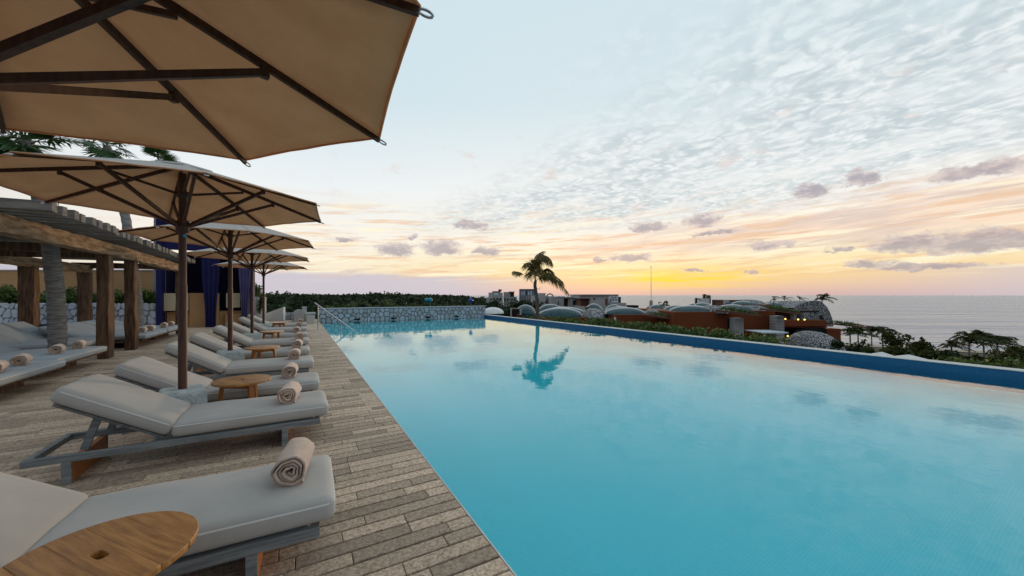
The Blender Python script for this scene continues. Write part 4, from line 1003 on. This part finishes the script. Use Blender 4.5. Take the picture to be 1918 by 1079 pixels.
block(h, 'wall', 943, 956, 547, 600, 108, 10, 'pale_wall'); block(h, 'opening', 956, 963, 547, 556, 109, 8, 'brown_wall'); block(h, 'wall', 956, 968, 556, 600, 108, 9, 'pale_wall'); block(h, 'roof_slab', 953, 964, 546, 547.5, 107.5, 10, 'roof_slab')
for x in (945, 950, 958, 963): block(h, 'window', x, x+2.5, 559, 563, 107.9, .3, 'dark_glass')
h = bld('hotel_block', 'blue grey block with tall narrow windows behind the lone palm', 'building', 988, 102)
block(h, 'wall', 974, 1002, 542, 600, 102, 12, 'grey_wall'); block(h, 'roof_slab', 973.5, 1002.5, 541.3, 542.2, 101.7, 12.5, 'roof_slab')
for x in (977, 981, 985, 989.5, 994): block(h, 'window', x, x+1.6, 544+random.uniform(0,2), 553, 101.9, .3, 'white_slab' if x != 985 else 'dark_glass')
for x in (986, 990, 994, 998): block(h, 'fin', x, x+1.4, 555, 562, 101.5, .6, 'cream')
h = bld('hotel_block', 'pale rounded corner building with an arched frame, right of the lone palm', 'building', 1028, 88)
block(h, 'wall', 1008, 1022, 549, 600, 88, 10, 'pale_wall'); block(h, 'wall', 1022, 1033, 555, 600, 89, 8, 'pale_wall'); block(h, 'opening', 1021, 1031, 564, 571, 87.9, .5, 'brown_wall')
block(h, 'wall', 998, 1008, 554, 600, 87, 10, 'pale_wall'); block(h, 'doorway', 998, 1003, 563, 575, 86.8, .4, 'brown_wall')
m = MB(); m.tube([far((1030+6*math.cos(a)-959)/700*88, 88, lev(556-5.5*math.sin(a), 88))-h.location for a in np.linspace(0, math.pi, 12)], .16, 6); m.build('arch', M['trunk'], h)
h = bld('hotel_block', 'long pale building with a dark doorway and a timber rail along its roof', 'building', 1058, 82)
block(h, 'wall', 1032, 1056, 557, 600, 82, 12, 'pale_wall'); block(h, 'wall', 1068, 1087, 557, 600, 82, 12, 'pale_wall'); block(h, 'roof_slab', 1056, 1088, 556, 558.5, 81.8, 12, 'pale_wall')
block(h, 'doorway', 1056, 1064, 558.5, 600, 83.5, 8, 'brown_wall'); block(h, 'pillar', 1064, 1067.5, 558.5, 600, 82.3, 2, 'pale_wall'); block(h, 'window', 1073, 1085, 563, 571, 81.9, .4, 'dark_glass'); block(h, 'slot', 1045, 1046.5, 565, 573, 81.9, .3, 'dark')
for x in np.arange(1033, 1058, 1.6): block(h, 'baluster', x, x+.8, 554.6+random.uniform(0,.8), 557, 81.9, .3, 'trunk')
h = bld('hotel_block', 'large pale block with a dark recess and a grey painted mural on its right end', 'building', 1122, 74)
block(h, 'wall', 1106, 1158, 552.3, 600, 74, 14, 'pale_wall'); block(h, 'recess', 1087, 1106, 559, 574, 76, 8, 'brown_wall'); block(h, 'roof_slab', 1086, 1158.5, 551.5, 553.4, 73.7, 14.5, 'roof_slab'); block(h, 'wall', 1086, 1106, 553.4, 559, 74, 12, 'pale_wall')
block(h, 'wall', 1087, 1106, 574, 600, 74, 10, 'pale_wall'); block(h, 'lower_wing', 1143, 1173, 567.5, 600, 73, 10, 'pale_wall'); block(h, 'doorway', 1134, 1138, 559, 571, 73.9, .3, 'brown_wall'); block(h, 'window', 1112, 1115, 558, 561, 73.9, .3, 'dark_glass')
block(h, 'mural_panel', 1140, 1157, 554, 566, 73.85, .2, 'white')
rg = random.Random(8); mm = MB()
for k in range(14):
    x, y = rg.uniform(1142, 1155), rg.uniform(556, 564.5); n = 9; rr = rg.uniform(.6, 1.8)
    mm.add([far((x+rr*1.5*math.cos(q)*rg.uniform(.6,1.1)-959)/700*73.8, 73.8, lev(y+rr*.7*math.sin(q), 73.8))-h.location for q in np.linspace(0, 6.28, n, endpoint=False)], [tuple(range(n))])
mm.build('mural_marks', M['grey_wall'], h)
b = block(h, 'slanted_end', 1158, 1163, 556, 600, 74.5, 10, 'mosaic')

# mast
t = thing('antenna_mast', 'thin tall white mast on a pale base, against the sunrise glow', 'mast', brg(1219.5, 46, lev(572, 46)))
m = MB(); H_ = lev(500, 46)-lev(572, 46); m.tube([(0,0,0), (0,0,H_*.6), (0,0,H_)], [.045,.035,.02], 6); m.build('pole', M['white_slab'], t)
m = MB(); m.box((0,0,.15), (.28,.28,.9)); m.build('base', M['pale_wall'], t)
m = MB(); m.box((0,0,H_), (.10,.10,.12)); m.build('tip', M['steel'], t)

# ------------------------------------------------------------------ vaulted villas
def vault(parent, x0, x1, ytop, ybase, d, length, mat='mosaic', name='vault', p=2.0, rim_=True):
    a = (x1-x0)/1400*d; c = ((x0+x1)/2-959)/700*d; z0, h = lev(ybase, d), lev(ytop, d)-lev(ybase, d); mb = MB(); n, k = 28, 12; V = []
    for j in range(k+1):
        v = -1+2*j/k; g = max(0, 1-abs(v)**2.6)**.5
        for i in range(n+1):
            an = math.pi*i/n; V.append(far(c-a*math.cos(an)*(.25+.75*g), d+length*.5*(1+v), z0+h*math.sin(an)**(2/p)*g)-parent.location)
    F = [(j*(n+1)+i, j*(n+1)+i+1, (j+1)*(n+1)+i+1, (j+1)*(n+1)+i) for j in range(k) for i in range(n)]
    mb.add(V, F, 0, True); o = mb.build(name, M[mat], parent)
    if rim_:
        mb = MB(); mb.tube([far(c-a*1.03*math.cos(q), d+length*.42, z0+h*1.05*math.sin(q))-parent.location for q in np.linspace(0, math.pi, 24)], max(.09, a*.06), 6); mb.build('rim', M['white'], o)
    return o
def canopy(parent, x0, x1, yt, d, dep, turf=True, tilt=0.0):
    a, b, z = (x0-959)/700*d, (x1-959)/700*d, lev(yt, d); m = MB(); th = .16
    P = [(a,0,tilt), (b,0,0), (b-.6,-dep,0), (a+(b-a)*.25,-dep*.8,tilt*.6)]
    m.add([far(q, d+e, z+s+zz)-parent.location for zz in (0, th) for q, e, s in P], [(3,2,1,0),(4,5,6,7),(0,1,5,4),(1,2,6,5),(2,3,7,6),(3,0,4,7)]); o = m.build('canopy', M['brown_wall'], parent)
    if turf:
        cs = RNG.uniform(size=(700,3)); cs = np.stack([a+.2+(b-a-.8)*cs[:,0], d-dep*.9*cs[:,1], z+th+.02+tilt*(1-cs[:,0])+.26*cs[:,2]*(1-cs[:,0]*.5)], 1); W_ = np.array([list(far(q[0], q[1], q[2])-parent.location) for q in cs])
        put('roof_planting', fastmesh('roof_planting', leaves(W_, .16), 4, M['leaf']), o)
    return o
v1 = bld('vaulted_house', 'low house with a teal domed roof and a pale doorway, left of the lone palm', 'house', 985, 40)
block(v1, 'wall', 968, 1006, 589, 640, 40, 6, 'terracotta'); vault(v1, 968, 1004, 574, 590, 40.2, 6); block(v1, 'parapet', 977, 1005, 587, 594, 39.8, .3, 'mosaic'); block(v1, 'doorway', 973.5, 977, 580, 590, 39.6, .4, 'pale_wall'); block(v1, 'dark_wing', 955, 974, 579, 594, 41, 4, 'dark'); block(v1, 'post', 956, 958.5, 578, 592, 40.6, .4, 'pale_wall')
v2 = bld('vaulted_house', 'house with three nested blue grey vaults right of the lone palm', 'house', 1056, 38)
block(v2, 'wall', 1004, 1106, 595, 650, 38, 9, 'terracotta'); vault(v2, 1010, 1095, 580.5, 596, 38.1, 4); vault(v2, 1016, 1106, 579, 596, 41, 4.5); vault(v2, 1008, 1062, 573, 592, 44, 5); vault(v2, 1014, 1040, 570, 580, 48, 4, 'rubble', rim_=False)
v3 = bld('domed_house', 'dome with a rubble stone front between the two vaulted houses', 'house', 1122, 37)
block(v3, 'wall', 1100, 1146, 594, 650, 37.4, 6, 'terracotta'); vault(v3, 1103, 1142, 579, 597, 36.2, 5, 'rubble', 'stone_dome', rim_=False); vault(v3, 1101, 1139, 572, 594, 40, 5); block(v3, 'pier', 1097.5, 1102, 575, 596, 40, .6, 'brown_wall')
cs = blob(500, tuple(brg(1124, 36, lev(601, 36))-v3.location), (1.3, .6, .45)); put('planting', fastmesh('planting', leaves(cs, .14), 4, M['leaf']), v3)
v4 = bld('vaulted_house', 'terracotta house with three nested teal vaults left of the mast', 'house', 1200, 34)
block(v4, 'wall', 1153, 1284, 589.5, 680, 34, 8, 'terracotta'); vault(v4, 1144, 1218, 579.5, 590, 34.4, 4); vault(v4, 1140, 1200, 577, 590, 38, 4); vault(v4, 1141, 1176, 573, 588, 42, 4); vault(v4, 1225, 1260, 581, 592, 33.6, 4, 'rubble', 'stone_dome', rim_=False)
for x, y in ((1152, 595), (1152, 600)): block(v4, 'light_slot', x, x+2, y, y+4, 33.9, .3, 'white')
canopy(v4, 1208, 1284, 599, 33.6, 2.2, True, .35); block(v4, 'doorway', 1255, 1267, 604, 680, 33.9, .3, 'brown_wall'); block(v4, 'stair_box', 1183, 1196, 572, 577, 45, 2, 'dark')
v5 = bld('vaulted_house', 'big terracotta house with blue grey vaults, middle of the right hand villas', 'house', 1320, 31)
block(v5, 'wall', 1262, 1392, 584.5, 700, 31, 9, 'terracotta'); vault(v5, 1272, 1350, 575.5, 585.5, 31.4, 4); vault(v5, 1257, 1310, 574.5, 585, 35, 4); vault(v5, 1315, 1352, 569.5, 580, 40, 5); vault(v5, 1227, 1258, 573, 582, 40, 4); vault(v5, 1340, 1380, 573, 587, 30.6, 4, 'rubble', 'stone_dome', rim_=False)
canopy(v5, 1340, 1410, 590.5, 30.4, 2.0, True, .3)
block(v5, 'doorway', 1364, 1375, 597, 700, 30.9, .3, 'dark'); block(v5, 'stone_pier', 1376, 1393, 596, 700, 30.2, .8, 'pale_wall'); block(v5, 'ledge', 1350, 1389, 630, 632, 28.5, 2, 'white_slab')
block(v5, 'planter_box', 1315, 1329, 558.5, 569, 48, 2, 'white'); block(v5, 'planter_side', 1329, 1331.5, 558, 569, 48, 2, 'dark'); block(v5, 'plant_room', 1358, 1389, 562, 573, 46, 3, 'brown_wall'); block(v5, 'louvre', 1357.5, 1366, 561.5, 572, 45.8, .3, 'pale_wall')
m = MB(); m.tube([brg(1304, 48, lev(570, 48))-v5.location, brg(1304, 48, lev(558, 48))-v5.location], .12, 6); m.tube([brg(1304, 48, lev(560, 48))-v5.location, brg(1309, 48, lev(560, 48))-v5.location, brg(1313, 48, lev(563, 48))-v5.location], .06, 5); m.build('standpipe', M['dark'], v5)
cs = blob(160, tuple(brg(1322, 48.5, lev(556.5, 48.5))-v5.location), (.75, .6, .5)); put('roof_plant', fastmesh('roof_plant', leaves(cs, .28), 4, M['frond']), v5)
v6 = bld('vaulted_house', 'terracotta house with a long teal vault left of the terraced villa', 'house', 1420, 36)
block(v6, 'wall', 1388, 1452, 582.5, 720, 33, 9, 'terracotta'); vault(v6, 1366, 1426, 573.5, 583, 34, 5); vault(v6, 1420, 1452, 573, 583, 33, 4, 'rubble', 'stone_dome', rim_=False); canopy(v6, 1425, 1481, 587.5, 32.2, 2.0, True, .3)
vault(v6, 1408, 1444, 561.5, 570, 44, 5, 'rubble', 'stone_dome', rim_=False); vault(v6, 1392, 1430, 566, 573, 42, 5); block(v6, 'upper_wall', 1385, 1450, 571, 584, 42, 5, 'brown_wall')
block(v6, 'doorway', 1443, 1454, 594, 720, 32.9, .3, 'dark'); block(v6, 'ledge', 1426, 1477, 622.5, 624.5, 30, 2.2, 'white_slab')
for k in range(16):                                           # coursed stone pier
    block(v6, 'stone_course', 1454.5+random.uniform(-.4,.4), 1469+random.uniform(-.4,.4), 592+k*5.2, 596.6+k*5.2, 32.0+random.uniform(-.05,.05), .9, 'pale_wall')
# terraced villa on the right
v7 = bld('terraced_villa', 'terracotta villa with two lit terraces under a big rubble stone dome', 'house', 1505, 40)
block(v7, 'lower_wall', 1466, 1549, 632, 760, 39, 10, 'terracotta'); block(v7, 'upper_parapet', 1468, 1548, 600, 611, 38.5, 1.2, 'terracotta'); block(v7, 'upper_floor', 1468, 1549, 611, 613.5, 38.8, 8, 'terracotta')
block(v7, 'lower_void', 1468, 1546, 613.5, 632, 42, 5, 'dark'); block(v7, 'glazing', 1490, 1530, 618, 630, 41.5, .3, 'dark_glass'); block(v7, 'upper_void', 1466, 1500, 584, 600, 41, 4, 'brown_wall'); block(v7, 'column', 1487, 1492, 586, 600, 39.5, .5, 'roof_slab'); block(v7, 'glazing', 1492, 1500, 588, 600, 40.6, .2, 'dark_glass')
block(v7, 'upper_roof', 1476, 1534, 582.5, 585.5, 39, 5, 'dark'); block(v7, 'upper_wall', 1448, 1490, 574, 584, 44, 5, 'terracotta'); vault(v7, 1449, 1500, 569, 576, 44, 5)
block(v7, 'side_wall', 1549, 1575, 616, 760, 43, 6, 'terracotta')
# stone dome: a thick rubble shell, sloping to the right, with an arched window
def shell():
    d = 42; mb = MB(); pr = [(1486,577),(1496,571),(1508,566),(1520,563.2),(1532,563.6),(1541,567),(1549,575),(1555,586),(1559,597),(1561,610)]
    n = len(pr); V = []
    for e, k in ((0, 0), (.5, .15), (1.5, .5), (4, .8), (7, 3)):
        for x, y in pr: V.append(far((x-959)/700*d-(.12 if e else 0)*k*(1 if x > 1520 else -.3), d+e, lev(y+k*1.2, d))-v7.location)
    F = [(j*n+i, j*n+i+1, (j+1)*n+i+1, (j+1)*n+i) for j in range(4) for i in range(n-1)]; mb.add(V, F, 0, True)
    # front face with the window cut out
    wx, wy, wr = 1537.5, 600, 5.6; arch = [(wx-wr, wy), *[(wx-wr*math.cos(q), wy-9.8*math.sin(q)) for q in np.linspace(.25, math.pi-.25, 9)], (wx+wr, wy)]
    bot = [(1561,612),(wx+wr,612)]; 
    def P(x, y, e=0): return far((x-959)/700*d, d+e, lev(y, d))-v7.location
    outer = pr+[(1561,612)]
    L = [(1486,612)]+[p for p in pr if p[0] <= wx]+[(wx, 563.8)]+[(wx, wy-9.8)]+[a for a in arch[::-1] if a[0] <= wx]+[(wx-wr, 612)]
    Rr = [(wx, 563.8)]+[p for p in pr if p[0] > wx]+[(1561,612),(wx+wr, 612)]+[a for a in arch[::-1] if a[0] >= wx]+[(wx, wy-9.8)]
    for poly in (L, Rr): mb.add([P(*q) for q in poly], [tuple(range(len(poly)))[::-1]])
    mb.add([P(x, y, e) for e in (0, .6) for x, y in arch], [(i, i+1, len(arch)+i+1, len(arch)+i) for i in range(len(arch)-1)])
    o = mb.build('stone_dome', M['rubble'], v7); m = MB(); m.add([P(x, y, .5) for x, y in arch], [tuple(range(len(arch)))[::-1]]); m.build('arched_window', M['white'], v7)
shell()
canopy(v7, 1545, 1593, 611.5, 41, 3.0, True, .3)
GL = 'small lit yellow lamps on the terraces'
for i, (x, y) in enumerate([(1471,597.5),(1495,598.5),(1507,598.8),(1475.5,629.5),(1493,630),(1512,631)]):
    d = 38.2; t = thing('terrace_lamp', ['left lit lamp on the upper terrace', 'middle lit lamp on the upper terrace', 'right lit lamp on the upper terrace', 'left lit lamp on the lower terrace', 'middle lit lamp on the lower terrace', 'right lit lamp on the lower terrace'][i]+' of the villa', 'lamp', brg(x, d, lev(y, d)), group=GL)
    bm = bmesh.new(); bmesh.ops.create_uvsphere(bm, u_segments=10, v_segments=7, radius=.085); put('globe', bm_mesh(bm, 'globe', M['lamp']), t)
    m = MB(); m.tube([(0,0,-.07), (0,0,-.16)], .05, 6); m.build('foot', M['dark'], t)
md = bld('rubble_mound', 'rounded rubble stone mound right of the terraced villa', 'stone dome', 1578, 30)
vault(md, 1538, 1618, 627, 690, 30, 6, 'rubble', 'stone_dome', 2.0, False)
cs = blob(700, tuple(brg(1568, 29.6, lev(650, 29.6))-md.location), (.8, .5, .9)); put('climber', fastmesh('climber', leaves(cs, .16), 4, M['darkleaf']), md)

# ------------------------------------------------------------------ palms and trees between the villas and the beach
def far_palm(label, px, ytop, d, L, n=19, zt=None, wind=.35, group='palms and trees along the beach', r=.13):
    base = brg(px, d, float(ground_z((px-959)/700*d, d))-.2); z = lev(ytop, d)-base.z-L*.35; t = thing('coconut_palm', label, 'palm tree', base, group=group)
    trunk(t, [(0,0,0), tuple(RT*.15+Vector((0,0,z*.5))), (0,0,z)], r, r*.7, rings=False, n=7)
    for k in range(n):
        a = 2*math.pi*(k*.382); e = random.uniform(-.1, 1.35); u = Vector((math.cos(a), math.sin(a), 0))+RT*wind; l = L*random.uniform(.8, 1.1); c = Vector((0,0,z))
        pts = [c, c+u*l*.35*math.cos(e)+Vector((0,0,l*.38*math.sin(e)+.1*l)), c+u*l*.75*math.cos(e)+Vector((0,0,l*.58*math.sin(e))), c+u*l*1.05*math.cos(e)+Vector((0,0,l*.62*math.sin(e)-.16*l*random.uniform(.3,1.8)))]
        pinnate(pts, L*.30, 15, .10, .35, w=L*.055).build('frond', M['beachleaf'], t)
    return t
def far_tree(label, px, ytop, d, wd, hh, n=900, sz=.45, mat='beachleaf', cone=False):
    base = brg(px, d, float(ground_z((px-959)/700*d, d))-.2); zt = lev(ytop, d)-base.z; t = thing('beach_tree', label, 'tree', base, group='palms and trees along the beach')
    trunk(t, [(0,0,0), (.1,0,zt*.5), (0,0,zt*.8)], .22, .10, rings=False, n=7); cs = blob(n, (0,0,zt-hh*.55), (wd, wd, hh*.75), 10)
    if cone: f = np.clip((zt-cs[:,2])/hh, .15, 1.1)[:,None]; cs[:,:2] *= f*1.2
    cs[:,2] = np.minimum(cs[:,2], zt); put('crown', fastmesh('crown', leaves(cs, sz, .4, .6), 4, M[mat]), t); return t
far_palm('beach palm nearest the villa, leaning beside the rubble mound', 1592, 617, 58, 1.9); far_palm('dark beach palm second right of the rubble mound', 1607, 618, 62, 2.0)
far_palm('tall slim beach palm with bare trunk against the sea', 1632, 615, 70, 2.0); far_palm('second tall slim beach palm, left of the round dark tree', 1652, 616, 72, 2.1)
far_tree('round dark tree against the sea right of two slim palms', 1675, 619, 66, 2.7, 3.4); far_tree('pyramid shaped dark tree in the middle of the beach planting', 1724, 628, 60, 2.9, 3.0, cone=True)
far_palm('low spiky palm between the pyramid tree and the big palm group', 1782, 642, 52, 1.6); far_palm('left palm of the big palm group at right', 1815, 630, 50, 2.6, 16); far_palm('tallest middle palm of the big palm group at right', 1842, 627, 52, 2.7, 16)
far_palm('right palm of the big palm group at right', 1868, 634, 50, 2.4, 15); far_tree('dark bushy tree near the right edge of the photo', 1893, 648, 56, 2.0, 2.4); far_tree('bushy tree cut by the right edge of the photo', 1922, 648, 58, 2.0, 2.2)
far_tree('dark bush between the rubble mound and the first beach palms', 1612, 636, 50, 2.0, 3.2, mat='darkleaf'); far_tree('olive bush below the two slim palms', 1640, 648, 46, 2.0, 2.2); far_tree('olive bush below the round dark tree', 1682, 646, 44, 2.2, 2.4)
far_tree('olive bush below the pyramid tree', 1738, 652, 42, 2.2, 2.2); far_tree('dark bush left of the big palm group', 1788, 656, 42, 2.0, 2.0, mat='darkleaf'); far_tree('yellow green bush below the big palm group', 1835, 660, 38, 2.0, 2.0); far_tree('bright bush at right below the bushy tree', 1888, 664, 36, 2.0, 1.8)
for px, y, d, rr, l in ((1652, 659, 44, 1.3, 'white sunshade roof left, among the bushes by the pool wall'), (1703, 664, 40, 1.6, 'larger pale sunshade roof among the bushes by the pool wall')):
    t = thing('sunshade', l, 'sunshade', brg(px, d, lev(y, d)), group='white sunshades among the bushes'); m = MB(); n = 8
    m.add([(0,0,0)]+[(rr*math.cos(6.283*k/n), rr*math.sin(6.283*k/n), -.45) for k in range(n)], [(0, 1+k, 1+(k+1) % n) for k in range(n)]); m.build('canopy', M['white'], t)
    m = MB(); m.tube([(0,0,-.05), (0,0,-6)], .04, 6); m.build('pole', M['pale_wall'], t)
GQ = 'little palms on the villa roofs'
for px, y, d, L, l in ((1449, 558, 46, .9, 'tiny bent palm on the villa roofs, leftmost'), (1469, 557, 47, .8, 'tiny forked palm left of the stone dome top'), (1498, 557, 47, .8, 'tiny palm just left of the stone dome top'), (1540, 555.5, 47, 1.5, 'small yellow green palm behind the top of the stone dome')):
    far_palm(l, px, y, d, L, 5 if L < 1 else 9, wind=.5, group=GQ, r=.06)
for px, y, d, L, l in ((1241, 568, 42, 1.2, 'small dark palm between the mast and the middle villa'),): far_palm(l, px, y, d, L, 9, group='dark palms among the villa vaults', r=.08)
# trees in front of the distant hotel blocks
for i, (px, y, d, wd, hh, l) in enumerate([(930, 557, 95, 3.2, 5, 'dull green tree before the leftmost hotel block'), (960, 558, 92, 3.0, 4.5, 'dull green tree before the second hotel block'), (985, 562, 90, 3.0, 4, 'dull tree below the blue grey hotel block'), (905, 558, 80, 4.5, 5, 'dark tree just above the right end of the far pool wall'), (945, 572, 60, 3.5, 4, 'dark bushes left of the teal domed house'), (1012, 566, 75, 2.5, 3, 'dark bush behind the lone palm trunk')]):
    far_tree(l, px, y, d, wd, hh, 800, .6, 'darkleaf')['group'] = 'trees before the distant hotel'
t = thing('white_dome', 'small white curved roof just beyond the right end of the far wall', 'dome', brg(929, 36, 0)); vault(t, 900, 943, 576.5, 588, 36, 3, 'white', 'shell', 2, False)
